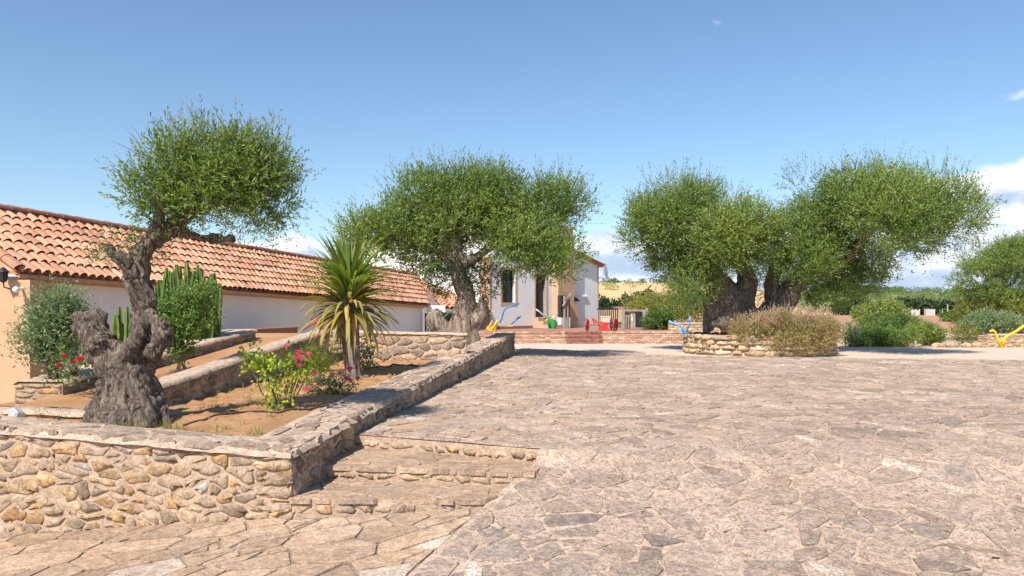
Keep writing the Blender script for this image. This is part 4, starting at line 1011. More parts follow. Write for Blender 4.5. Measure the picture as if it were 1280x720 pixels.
def yucca():
    Y = 12.0; b = at(440, 473, Y); root = thing('yucca', 'yucca with a grey trunk and a mop of drooping sword leaves', 'palm', b); rng = rs(311)
    cap = [chain(Y, (440, 480, 13), (441, 462, 10.5), (438, 430, 11), (436, 405, 13), (436, 372, 12), (436, 350, 7))]
    remeshed('trunk', cap, .02, 'palm_bark', root, 45, .022, 6)
    def leaf_mesh(th0, curv, L, mat, t):
        seg = 6; p = np.zeros(2); V = []; Fc = []; th = th0
        for i in range(seg + 1):
            s = i / seg; w = .037 * (min(1, s * 5 + .55)) * (1 - s ** 2.2) + .0015
            d = np.array((math.cos(th), math.sin(th))); nr = np.array((-d[1], d[0]))
            V += [(p[0] + nr[0] * w * .35, -w, p[1] + nr[1] * w * .35), (p[0], 0, p[1]), (p[0] + nr[0] * w * .35, w, p[1] + nr[1] * w * .35)]
            p = p + d * L / seg; th -= curv / seg * (1.2 * s + .4)
        for i in range(seg):
            for j in range(2): k = i * 3 + j; Fc.append((k, k + 1, k + 4, k + 3))
        me = mesh_np('yucca_leaf', np.array(V), Fc, tint=np.tile((t, .3 + .5 * t, .5), (len(V), 1)), smooth=True); me.materials.append(M[mat]); return me
    n = 298; cache = {}
    for i in range(n):
        f = i / (n - 1)                               # 0 = oldest, hanging; 1 = youngest, upright
        el = -64 + 140 * f ** .85 + rng.normal(0, 10); el = min(el, 88); z = at(0, 394 - 44 * f, Y).z
        mt = 'palm_dry' if f < .05 or (f < .38 and rng.random() < .15) else ('palm_olive' if f < .42 or rng.random() < .12 else 'palm_green')
        key = (int((el + 95) // 9), mt, int(rng.integers(3)))
        if key not in cache:
            th = R(key[0] * 9 - 90.5); cache[key] = leaf_mesh(max(th + (.5 if th < .6 else 0.1), -1.2), (1.25 if th < .9 else .45) + .22 * key[2], 1.0, mt, rng.random())
        o = put('leaf', cache[key], None, root); L = rng.uniform(.72, .98); o.scale = (L, rng.uniform(.85, 1.15), L)
        a = i * 2.39996 + rng.normal(0, .2); rr = .10
        o.location = (math.cos(a) * rr - .05, math.sin(a) * rr, z - b.z); o.rotation_euler = (rng.normal(0, .10), rng.normal(0, .06), a)
yucca()

def flower(mb, c, r, rng, tint):
    p0 = Vector(c)
    for k in range(16):
        a = k * 2.4 + rng.uniform(-.2, .2); t = .15 + .70 * (k / 16); d = Vector((math.cos(a) * t, math.sin(a) * t, math.sqrt(1 - t * t) * .95)); s = Vector((-math.sin(a), math.cos(a), 0)); u = Vector((math.cos(a), math.sin(a), 0))
        q = p0 + d * r; lip = q + u * r * .28 - Vector((0, 0, r * .06)); m_ = p0 + d * r * .55
        mb.add([p0 - Vector((0, 0, r * .3)), m_ + s * r * .38, q + s * r * .30, lip, q - s * r * .30, m_ - s * r * .38], [(0, 1, 2), (0, 2, 4), (0, 4, 5), (2, 3, 4)], (min(1, max(0, tint + rng.uniform(-.2, .2))), rng.random(), .5))
def rose(name, label, blobs, n, Ln, Wd, mat, base, flowers, seed, petal='petal_pink', stems=7, **kw):
    root = shrub(name, label, blobs, n, Ln, Wd, mat, seed, base, stems=stems, cat='flowering bush', **kw); rng = rs(seed + 1)
    for (px, py, r, Y, t) in flowers:
        Yf = Y - rng.uniform(.25, .42); mb = MB(); flower(mb, at(px, py, Yf), r * 1.25 * Yf / F, rng, t); mb.build('flower', M[petal], root, centre=True)
    return root
Yr = 8.3
rose('rose_bush', 'yellow-green rose bush with long bare canes and pink blooms', [E(345, 470, 24, 24, Yr), E(352, 495, 18, 26, Yr), E(325, 452, 22, 14, Yr), E(378, 460, 20, 20, Yr), E(370, 440, 14, 10, Yr, .3), E(340, 515, 14, 12, Yr), E(395, 455, 14, 16, Yr, .3), E(310, 447, 10, 10, Yr)],
     1150, .056, .038, 'rose_leaf', at(350, 530, Yr), [(373, 444, 5.5, Yr, .3), (370, 451, 5, Yr, .4), (377, 450, 5, Yr - .1, .5), (374, 459, 4, Yr, .3), (386, 445, 4.5, Yr, .7), (393, 469, 5, Yr, .4), (384, 488, 4.5, Yr, .2), (393, 482, 3, Yr, .9), (358, 435, 4, Yr, .98)], 401, stems=12, up=.3, per=5, sl=.12, inner=.5, shell=.3, spread=.8, lump=.3, k=2.5)
Yq = 9.6
rose('rose_bush', 'low dusty green rose bush with red-pink blooms at the foot of the yucca', [E(405, 486, 20, 13, Yq), E(425, 484, 20, 14, Yq), E(392, 480, 12, 12, Yq)],
     1900, .034, .02, 'grey_leaf', at(415, 502, Yq), [(437, 464, 5, Yq, .4), (433, 475, 4, Yq, .5), (447, 475, 4, Yq, .3), (425, 468, 3, Yq, .5), (415, 470, 4, Yq, .95), (438, 477, 3.5, Yq, .4)], 403, up=.4, per=6, sl=.10, inner=.5, shell=.25, tint=(0, .7))
shrub('low_plant', 'small green plant behind the yucca trunk at the foot of the garden wall', [E(457, 440, 8, 22, 13.2), E(462, 455, 8, 12, 13.2)], 500, .07, .028, 'bush_leaf', 405, at(459, 470, 13.2), cat='plant', inner=.5)
shrub('low_plant', 'yellowish plant left of the yucca trunk near the sloping parapet', [E(405, 440, 15, 12, 12.8), E(395, 450, 12, 10, 12.8), E(418, 448, 10, 12, 12.8)], 700, .06, .028, 'yellow_leaf', 406, at(407, 466, 12.8), cat='plant', inner=.5)
rose('geranium', 'small red geranium between the pillar shrub and the trunk', [E(85, 455, 22, 7, 8.9), E(98, 452, 14, 6, 8.9)], 420, .04, .034, 'bush_leaf', at(88, 466, 8.9), [(74, 458, 4, 8.9, .5), (80, 447, 4, 8.9, .3), (100, 451, 5, 8.9, .4), (92, 455, 4, 8.9, .6), (104, 449, 3, 8.9, .5)], 407, 'petal_red', inner=.5)
for i, (px, py, Y, lab) in enumerate([(52, 520, 7.55, 'dry weed sprouting beside the floodlight'), (75, 523, 7.4, 'thin weed sprouting left of the gnarled trunk foot'), (287, 525, 7.9, 'small dry weed on the soil left of the yellow-green rose')]):
    shrub('weed', lab, [E(px, py, 6, 11, Y)], 90, .035, .006, 'yellow_leaf', 410 + i, at(px, py + 12, Y), cat='weed', up=1.2, per=6, sl=.1, inner=.6, stems=4)

def hose(label, pts, r=.011):
    mb = MB(); P = [Vector((x, y, float(soil_z(np.array([[x]]), np.array([[y]]))[0, 0]) + r * 1.2)) for x, y in pts]; Q = []
    for i in range(len(P) - 1):
        for k in range(5): t = k / 5; q = P[i].lerp(P[i + 1], t); q.z = float(soil_z(np.array([[q.x]]), np.array([[q.y]]))[0, 0]) + r * 1.3; Q.append(q)
    mb.tube(Q, r, 6); o = mb.build('drip_hose', M['hose'], smooth=True); tag(o, label, 'hose')
hose('dark irrigation hose running over the soil from the trunk to the rose', [(-3.2, 7.2), (-2.9, 7.75), (-2.5, 7.95), (-2.1, 8.5), (-1.85, 9.0)])
hose('dark irrigation hose curling across the soil behind the yucca', [(-2.6, 13.5), (-2.1, 13.75), (-1.7, 13.6), (-1.4, 13.2), (-1.38, 12.4)], .016)

def floodlight():
    root = thing('floodlight', 'small grey garden floodlight lying by the kerb at the far left', 'lamp', at(20, 530, 7.35)); c = at(21, 518, 7.35)
    ux = Vector((.75, -.5, -.28)).normalized(); uz = Vector((.35, .1, .9)).normalized(); uz = (uz - ux * uz.dot(ux)).normalized(); uy = uz.cross(ux)
    mb = MB(); o = c - ux * .06 - uy * .05 - uz * .05; mb.box(o, ux * .13, uy * .09, uz * .10, bev=.012); mb.build('housing', M['galvanised'], root)
    mb = MB(); o = c + ux * .072 - uy * .04 - uz * .045; mb.box(o, ux * .006, uy * .075, uz * .09); mb.build('lens', M['lamp_glass'], root)
    mb = MB(); mb.tube([c - uz * .05, c - uz * .09 - ux * .02, c - uz * .17], .010, 6); mb.build('stake', M['iron'], root)
floodlight()
mb = MB(); rng = rs(77)
for i in range(900):
    x, y = rng.uniform(-4.1, -1.5), rng.uniform(6.9, 14.6)
    if x > xW(y) - .7: continue
    mb.ball((x, y, float(soil_z(np.array([[x]]), np.array([[y]]))[0, 0])), rng.uniform(.006, .030) * rng.random() ** .6, (rng.random(), rng.random(), .5), 1, (1.2, 1, .7))
tag(mb.build('soil_clods', M['soil']), 'scattered earth clods and pebbles on the garden soil', kind='stuff')

def litter():
    rng = rs(78); V = []; Q = []; T = []
    for i in range(1500):
        u = rng.random()
        if u < .6: x, y = rng.uniform(-4.2, -1.4), rng.uniform(6.8, 14.5); z = float(soil_z(np.array([[x]]), np.array([[y]]))[0, 0])
        if u >= .6: y = 5.6 + 14 * rng.random() ** 1.6; x = rng.uniform(-.1, .75) * y; z = float(zr(x, y)) + .02
        if u < .6 and x > xW(y) - .6: continue
        a = rng.uniform(0, 6.3); l = rng.uniform(.012, .03); d = np.array((math.cos(a), math.sin(a), rng.uniform(-.2, .3))) * l; e_ = np.array((-math.sin(a), math.cos(a), rng.uniform(-.4, .4))) * l * .3; p = np.array((x, y, z + .008))
        k = len(V) * 4; V.append([p - d, p + e_, p + d, p - e_]); Q.append([k, k + 1, k + 2, k + 3]); T += [(rng.random(), rng.random(), .5)] * 4
    tag(solid('leaf_litter', np.array(V).reshape(-1, 3), None, M['straw'], quads=np.array(Q), tint=np.array(T)), 'fallen dry olive leaves scattered over the soil and flagstones', kind='stuff')
    V = []; Q = []; T = []
    for i in range(170):        # dry grass blades in tufts
        x, y = rng.uniform(-4.2, -1.4), rng.uniform(6.9, 14.5)
        if rng.random() < .35: t = rng.random(); y = 6.75 + rng.random() * .3; x = -5.2 + t * 3.2
        if x > xW(y) - .6: continue
        z = float(soil_z(np.array([[x]]), np.array([[y]]))[0, 0])
        for b in range(9):
            a = rng.uniform(0, 6.3); h = rng.uniform(.03, .11); p = np.array((x + rng.normal(0, .02), y + rng.normal(0, .02), z)); tip = p + np.array((math.cos(a) * h * .5, math.sin(a) * h * .5, h)); w = np.array((-math.sin(a), math.cos(a), 0)) * .003
            k = len(V) * 4; V.append([p - w, p + w, tip + w * .2, tip - w * .2]); Q.append([k, k + 1, k + 2, k + 3]); T += [(rng.random(), rng.random(), .5)] * 4
    tag(solid('dry_grass', np.array(V).reshape(-1, 3), None, M['yellow_leaf'], quads=np.array(Q), tint=np.array(T)), 'thin dry grass growing in the garden soil', kind='stuff')
litter()

# ------------------------------------------------------------------ round planter
def planter():
    cx, cy, rx, ry = 7.75, 23.2, 2.28, 2.15
    root = thing('stone_planter', 'round planter of stacked golden stones at the edge of the yard', 'planter', (cx, cy, 0)); rng = rs(501)
    per = math.pi * (rx + ry)
    def fm(u, v, w, k=1.0):
        a = u / per * 2 * math.pi; r = 1 + .02 * np.sin(a * 5 + v * 3)
        return np.stack([cx + (rx * r + w - .10 * v) * np.cos(a), cy + (ry * r + w - .10 * v) * np.sin(a), v], 1)
    n = 72; V = []; Fc = []
    H = lambda a: .56 + .05 * math.sin(a * 2 + .5)
    for i in range(n):
        a = 2 * math.pi * i / n; u = a / (2 * math.pi) * per
        for z in (-.1, H(a) - .05): V.append(fm(np.array([u]), np.array([z]), np.array([-.02]))[0])
        q = fm(np.array([u]), np.array([H(a) - .05]), np.array([-.35]))[0]; V.append(q)
    for i in range(n):
        j = (i + 1) % n; Fc += [(3 * i, 3 * j, 3 * j + 1, 3 * i + 1), (3 * i + 1, 3 * j + 1, 3 * j + 2, 3 * i + 2)]
    mb = MB(); mb.add(V, Fc); mb.build('planter_core', M['wall_mortar'], root)
    P = []
    for row in range(4):
        z0 = row * .145; u = rng.uniform(0, .3)
        while u < per:
            l = rng.uniform(.30, .62); hh = .138 + rng.uniform(-.01, .01)
            b_ = rng.uniform(-.012, .012)
            P.append([(u + .01, z0 + b_), (u + l - .01, z0 - b_), (u + l - rng.uniform(.0, .06), z0 + hh * .6), (u + l - .05, z0 + hh), (u + l * .5, z0 + hh + .012), (u + .05, z0 + hh), (u + rng.uniform(0, .05), z0 + hh * .55)]); u += l
    lay(P, fm, root, 'planter_stone', M['planter_stone'], rng, h=(.02, .11), limit=140, gap=.014, rnd=.22, bulge=.015, rim=.70, jit=.018, smooth=True, nrm=(0, -1, 0), sink=.05)
    th = np.linspace(0, 2 * math.pi, 49); rr = np.linspace(0.02, 1, 14); T, Rr = np.meshgrid(th, rr)
    X = cx + (rx - .25) * Rr * np.cos(T); Y = cy + (ry - .25) * Rr * np.sin(T); Z = .50 + .10 * (1 - Rr) + .05 * nz2(X.ravel(), Y.ravel(), 2, 4).reshape(X.shape)
    grid('earth_fill', X, Y, Z, M['soil'], root)
planter()
def lavender():
    Y = 21.5; root = thing('lavender_bush', 'sprawling dried lavender bush spilling over the front of the round planter', 'bush', at(985, 432, Y)); rng = rs(511)
    bl = [E(940, 415, 30, 14, Y), E(975, 410, 45, 18, Y), E(1012, 413, 36, 20, Y, -.15), E(990, 427, 42, 14, Y, -.35), E(1022, 427, 22, 12, Y, -.35), E(1034, 415, 18, 16, Y, -.1)]
    foliage('foliage', root, 'lavender', [leaf_cloud(tufts(bl, 70, .24, rng), 34000, .07, .018, rng, up=.7, per=8, sl=.17, shell=.25, inner=.3, lump=.22, k=1.2, spread=.55)])
    sp = [E(945, 408, 28, 11, Y), E(980, 401, 42, 13, Y), E(1012, 404, 34, 14, Y), E(1034, 414, 16, 14, Y)]
    foliage('flower_spikes', root, 'lavender_spike', [leaf_cloud(sp, 8500, .055, .018, rng, up=1.4, per=10, sl=.20, shell=.25, inner=.3, spread=.3)])
lavender()

# ------------------------------------------------------------------ long white building with the tiled roof
def tile_mesh(w, L, r0, r1, th=.014):
    V = []; Fc = []; seg = 6
    for (y, r) in ((0, r0), (L, r1)):
        for k in range(seg + 1): a = math.pi * k / seg; V.append((r * math.cos(a), y, r * math.sin(a) * .85))
    n = seg + 1
    for k in range(seg): Fc.append((k, k + 1, n + k + 1, n + k))
    m = len(V)
    for k in range(n): a = math.pi * k / seg; V.append(((r0 - th) * math.cos(a), 0.0, (r0 - th) * math.sin(a) * .85))
    for k in range(n): a = math.pi * k / seg; V.append(((r0 - th) * math.cos(a), L * .5, (r0 - th) * math.sin(a) * .85))
    for k in range(seg): Fc.append((k + 1, k, m + k, m + k + 1)); Fc.append((m + k + 1, m + k, m + n + k, m + n + k + 1))
    return np.array(V), Fc
def roof(root, eA, eB, rA, rB, sp, rows, seed, limit=300, mat='roof_tile'):
    """barrel tiles over the patch eave eA..eB / ridge rA..rB; children of root"""
    eA, eB, rA, rB = (np.array(q, float) for q in (eA, eB, rA, rB)); rng = rs(seed)
    ncol = max(2, int(np.linalg.norm(eB - eA) / sp)); V0, F0 = tile_mesh(sp, 1.0, .5, .42)
    # deck
    dk = MB(); dv = np.array((0, 0, .06)); dk.prism([eA - dv, eB - dv, rB - dv, rA - dv], (0, 0, -.07)); dk.build('roof_deck', M['roof_tile'], root)
    variants = []
    items = []
    for c in range(ncol):
        f = (c + .5) / ncol; E0 = eA + (eB - eA) * f; R0 = rA + (rB - rA) * f; ax_ = (R0 - E0); SL = np.linalg.norm(ax_); ey = ax_ / SL
        wdir = (eB - eA) * (1) + (rB - rA - (eB - eA)) * 0; ex = wdir / np.linalg.norm(wdir); ex = ex - ey * ex.dot(ey); ex /= np.linalg.norm(ex); ez = np.cross(ex, ey)
        if ez[2] < 0: ez = -ez
        for r in range(rows):
            g = r / rows; spw = np.linalg.norm((eB - eA) * (1 - g) + (rB - rA) * g) / ncol
            if spw < .05: continue
            o = E0 + ey * (SL * g - (.05 if r == 0 else .02)) + ez * rng.normal(.004, .004) + ex * rng.normal(0, .006)
            tl = SL / rows * 1.12; lift = .022
            t = (rng.beta(2, 2) * .9 if rng.random() > .03 else .95, rng.random(), rng.random())
            yaw = rng.normal(0, .02)
            eyy = ey + ex * yaw - ez * 0
            Vw = o + np.outer(V0[:, 0] * spw * .86, ex) + np.outer(V0[:, 1] * tl, eyy) + np.outer(V0[:, 2] * spw * 1.05 + lift * (1 - V0[:, 1]) - .02, ez)
            c0 = Vw.mean(0); d = np.linalg.norm(c0 - np.array((0, 0, EYE))); items.append((1 / d ** 2 * (1 if on_screen(c0) else 1e-6), Vw, F0, t))
    items.sort(key=lambda q: -q[0])
    for sc, X, Fc, t in items[:limit]: solid('roof_tile', X, Fc, M[mat], root, tint=np.tile(t, (len(X), 1)), smooth=False, centre=True)
    if len(items) > limit:
        V = []; Fa = []; T = []; n = 0
        for sc, X, Fc, t in items[limit:]: V.append(X); T.append(np.tile(t, (len(X), 1))); Fa += [[i + n for i in f] for f in Fc]; n += len(X)
        o = solid('roof_tile_remainder', np.concatenate(V), Fa, M[mat], root, tint=np.concatenate(T)); o['kind'] = 'stuff'
    # channel tiles between the covers
    V = []; Fa = []; T = []; n = 0
    for c in range(ncol + 1):
        f = c / ncol; E0 = eA + (eB - eA) * f; R0 = rA + (rB - rA) * f; ax_ = R0 - E0; ey = ax_ / np.linalg.norm(ax_)
        ex = (eB - eA) / np.linalg.norm(eB - eA); ez = np.cross(ex, ey); ez = -ez if ez[2] < 0 else ez
        for k in range(5):
            a = math.pi * (1 + k / 4)
            w0 = np.linalg.norm(eB - eA) / ncol * .5; w1 = max(.02, np.linalg.norm(rB - rA) / ncol * .5)
            V.append(E0 - ey * .03 + ex * w0 * math.cos(a) + ez * (w0 * .6 * math.sin(a) + .03)); V.append(R0 + ex * w1 * math.cos(a) + ez * (w1 * .6 * math.sin(a) + .03))
        for k in range(4): Fa.append((n + 2 * k, n + 2 * k + 2, n + 2 * k + 3, n + 2 * k + 1))
        n += 10
    o = solid('channel_tiles', np.array(V), Fa, M[mat], root, tint=np.tile((.35, .4, .5), (len(V), 1))); o['kind'] = 'stuff'
def ridge(root, A, B, r, L, seed, mat='ridge_tile', name='ridge_tile'):
    A, B = np.array(A, float), np.array(B, float); e = (B - A) / np.linalg.norm(B - A); n = int(np.linalg.norm(B - A) / L); rng = rs(seed)
    ex = np.cross(e, (0, 0, 1)); ex /= np.linalg.norm(ex); ez = np.cross(ex, e); V0, F0 = tile_mesh(1, 1, 1, .86, .1)
    for i in range(n):
        o = A + e * L * i; X = o + np.outer(V0[:, 0] * r, ex) + np.outer(V0[:, 1] * L * 1.1, e) + np.outer(V0[:, 2] * r, ez)
        solid(name, X, F0, M[mat], root, tint=np.tile((rng.random(), rng.random(), .5), (len(X), 1)), centre=True)
E_A, E_B = Vector((-8.70, 13.4, 2.00)), Vector((-3.60, 32.0, 1.54))
_e = (E_B - E_A); _e.z = 0; _e.normalize(); _w = Vector((-_e.y, _e.x, 0))       # away from the yard
def long_building():
    root = thing('farm_building', 'long low white farm building with a terracotta tiled roof', 'building', (E_A.x - 1, E_A.y + 8, -.3))
    # roof starts a little before the pillar so that its near hip runs out of the frame
    A0 = E_A - _e * .25; A0.z = 2.005; rA = A0 + _w * 2.25; rA.z = 3.37; rB = E_B + _w * 2.25 + _e * 4.2; rB.z = 2.98
    eB = E_B.copy()
    roof(root, A0, eB, rA, rB, .205, 7, 601)
    ridge(root, rA + Vector((0, 0, .05)), rB + Vector((0, 0, .05)), .13, .42, 602)
    # walls
    W0 = E_A - _w * -.30 ; W1 = E_B - _w * -.30
    mb = MB(); th = _w * .3
    mb.prism([(W0.x, W0.y, -.5), (W1.x, W1.y, -.5), (W1.x, W1.y, 1.47), (W0.x, W0.y, 1.92)], th); mb.build('wall', M['white_wall'], root)
    mb = MB(); o0 = W0 - _w * .09; o1 = W1 - _w * .09
    mb.prism([(o0.x, o0.y, 1.84), (o1.x, o1.y, 1.39), (o1.x, o1.y, 1.47), (o0.x, o0.y, 1.92)], _w * .085); mb.build('eave_moulding', M['frame_ochre'], root)
    # near end: ochre pillar and end wall
    p = at(12, 400, 13.05); mb = MB(); mb.box((p.x - 1.4, p.y, -.5), (1.4 + .36, 0, 0), (0, .4, 0), (0, 0, 2.34)); mb.build('end_pillar', M['ochre_wall'], root)
    q = W0 - _w * .06; mb = MB(); mb.prism([(q.x, q.y, -.5), (q.x + _e.x * .75, q.y + _e.y * .75, -.5), (q.x + _e.x * .75, q.y + _e.y * .75, 1.86), (q.x, q.y, 1.88)], _w * .05); mb.build('corner_band', M['ochre_wall'], root)
    for i in range(2):      # hip tiles where the roof turns the corner
        pass
    # hip roof towards the left, out of frame
    hA = A0 + Vector((-1.9, -.35, 0)); roof_end = MB(); roof_end.prism([A0, hA, rA - Vector((.5, 0, .1)), rA], (0, 0, -.06)); roof_end.build('hip_deck', M['roof_tile'], root)
    ridge(root, A0 + Vector((0, 0, .03)), rA + Vector((0, 0, .05)), .12, .36, 603, 'roof_tile', 'hip_tile')
    # wall lamp on the pillar
    lm = thing('wall_lantern', 'small dark lantern fixed to the ochre pillar at the left edge', 'lamp', at(7, 350, 13.0)); c = at(7, 352, 12.95)
    mb = MB(); mb.tube([c + Vector((0, .1, -.12)), c + Vector((0, -.04, -.10)), c + Vector((0, -.06, 0))], .012, 6); mb.build('bracket', M['iron'], lm)
    mb = MB(); mb.tube([c + Vector((0, -.06, -.02)), c + Vector((0, -.06, .02)), c + Vector((0, -.06, .16))], [.03, .07, .09], 6); mb.build('lantern_glass', M['glass_dark'], lm)
    mb = MB(); mb.tube([c + Vector((0, -.06, .16)), c + Vector((0, -.06, .18)), c + Vector((0, -.06, .25))], [.11, .10, .02], 6); mb.build('lantern_cap', M['iron'], lm)
    sl = thing('security_lamp', 'small white round lamp on the pillar corner beside the grey shrub', 'lamp', at(20, 362, 12.9)); c = at(20, 362, 12.88)
    mb = MB(); mb.ball(c, .055, sub=2); mb.build('lamp_globe', M['white_paint'], sl, smooth=True); mb = MB(); mb.tube([c, c + Vector((0, .17, .02))], .025, 8); mb.build('lamp_arm', M['white_paint'], sl)
long_building()
low = MB(); p0 = at(316, 421, 18.2); p1 = at(372, 419, 20.5); low.prism([(p0.x, p0.y, -.3), (p1.x, p1.y, -.3), (p1.x, p1.y, .80), (p0.x, p0.y, .80)], (-.3, .1, 0))
lb = thing('brick_bench', 'low red-brown wall at the foot of the white building', 'wall', (p0.x, p0.y, -.3)); low.build('bench_wall', M['terracotta_band'], lb)
low = MB(); low.prism([(p0.x + .03, p0.y - .02, .803), (p1.x + .03, p1.y - .02, .803), (p1.x + .03, p1.y - .02, .84), (p0.x + .03, p0.y - .02, .84)], (-.36, .12, 0)); low.build('bench_cap', M['dark_brick'], lb)

def gate_yard():     # lean-to roof, gate and dark door between the long building and the house
    root = thing('lean_to', 'small tiled lean-to joining the farm building to the house', 'building', (-2.3, 33, -.3))
    eA, eB = Vector((-2.95, 32.2, 1.44)), Vector((-.92, 32.75, 1.26))
    roof(root, eA, eB, Vector((-4.9, 36.6, 2.98)), Vector((-4.2, 36.9, 2.98)), .205, 16, 611, limit=0)
    mb = MB(); mb.box((-3.62, 32.0, 1.22), (.72, .2, 0), (-.1, .25, 0), (0, 0, .30)); mb.build('white_lintel', M['white_wall'], root)
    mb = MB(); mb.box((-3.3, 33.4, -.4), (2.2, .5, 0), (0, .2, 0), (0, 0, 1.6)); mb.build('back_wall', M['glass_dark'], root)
    # lattice gate
    g = thing('lattice_gate', 'dark lattice gate behind the stone garden wall', 'gate', (-3.3, 31.9, -.3))
    a = at(531, 389, 31.9); b_ = at(612, 392, 32.3); mb = MB(); d = (b_ - a); d.z = 0; L = d.length; d.normalize(); z0, z1 = -.2, 1.18
    for u in (0, L * .22, L * .62, L - .06): mb.box(a + d * u - Vector((0, 0, a.z - z0)), d * .06, Vector((0, .05, 0)), Vector((0, 0, z1 - z0)))
    for z in (z0, z1 - .06): mb.box(Vector((a.x, a.y + .005, z)) + d * .0, d * L, Vector((0, .04, 0)), Vector((0, 0, .06)))
    mb.build('gate_frame', M['iron'], g)
    for k in range(-6, 30):
        for sgn in (1, -1):
            pts = []
            for i in range(2):
                zz = z0 + .06 + (z1 - z0 - .12) * i; u = k * .16 + sgn * (zz - z0) * .7 + (0 if sgn > 0 else .9)
                pts.append((u, zz))
            (u0, q0), (u1, q1) = pts
            lo, hi = 0.04, L - .04
            def cl(u0, q0, u1, q1):
                if max(u0, u1) < lo or min(u0, u1) > hi: return None
                P = []
                for (ua, qa, ub, qb) in ((u0, q0, u1, q1), (u1, q1, u0, q0)):
                    t = 0
                    if ua < lo: t = (lo - ua) / (ub - ua)
                    if ua > hi: t = (hi - ua) / (ub - ua)
                    P.append((ua + (ub - ua) * t, qa + (qb - qa) * t))
                return P
            P = cl(u0, q0, u1, q1)
            if P is None or abs(P[0][1] - P[1][1]) < .02: continue
            m2 = MB(); m2.tube([Vector((a.x, a.y + .02 + (.012 if sgn > 0 else 0), q)) + d * u for u, q in P], .013, 4); m2.build('lattice_bar', M['iron'], g)
    m2 = MB(); pa = at(538, 413, 31.6); pb = at(561, 391, 31.6); m2.tube([pa, pb], .03, 6); tag(m2.build('green_pole', M['green_paint']), 'slanting green pole leaning against the lattice gate', 'pole')
gate_yard()

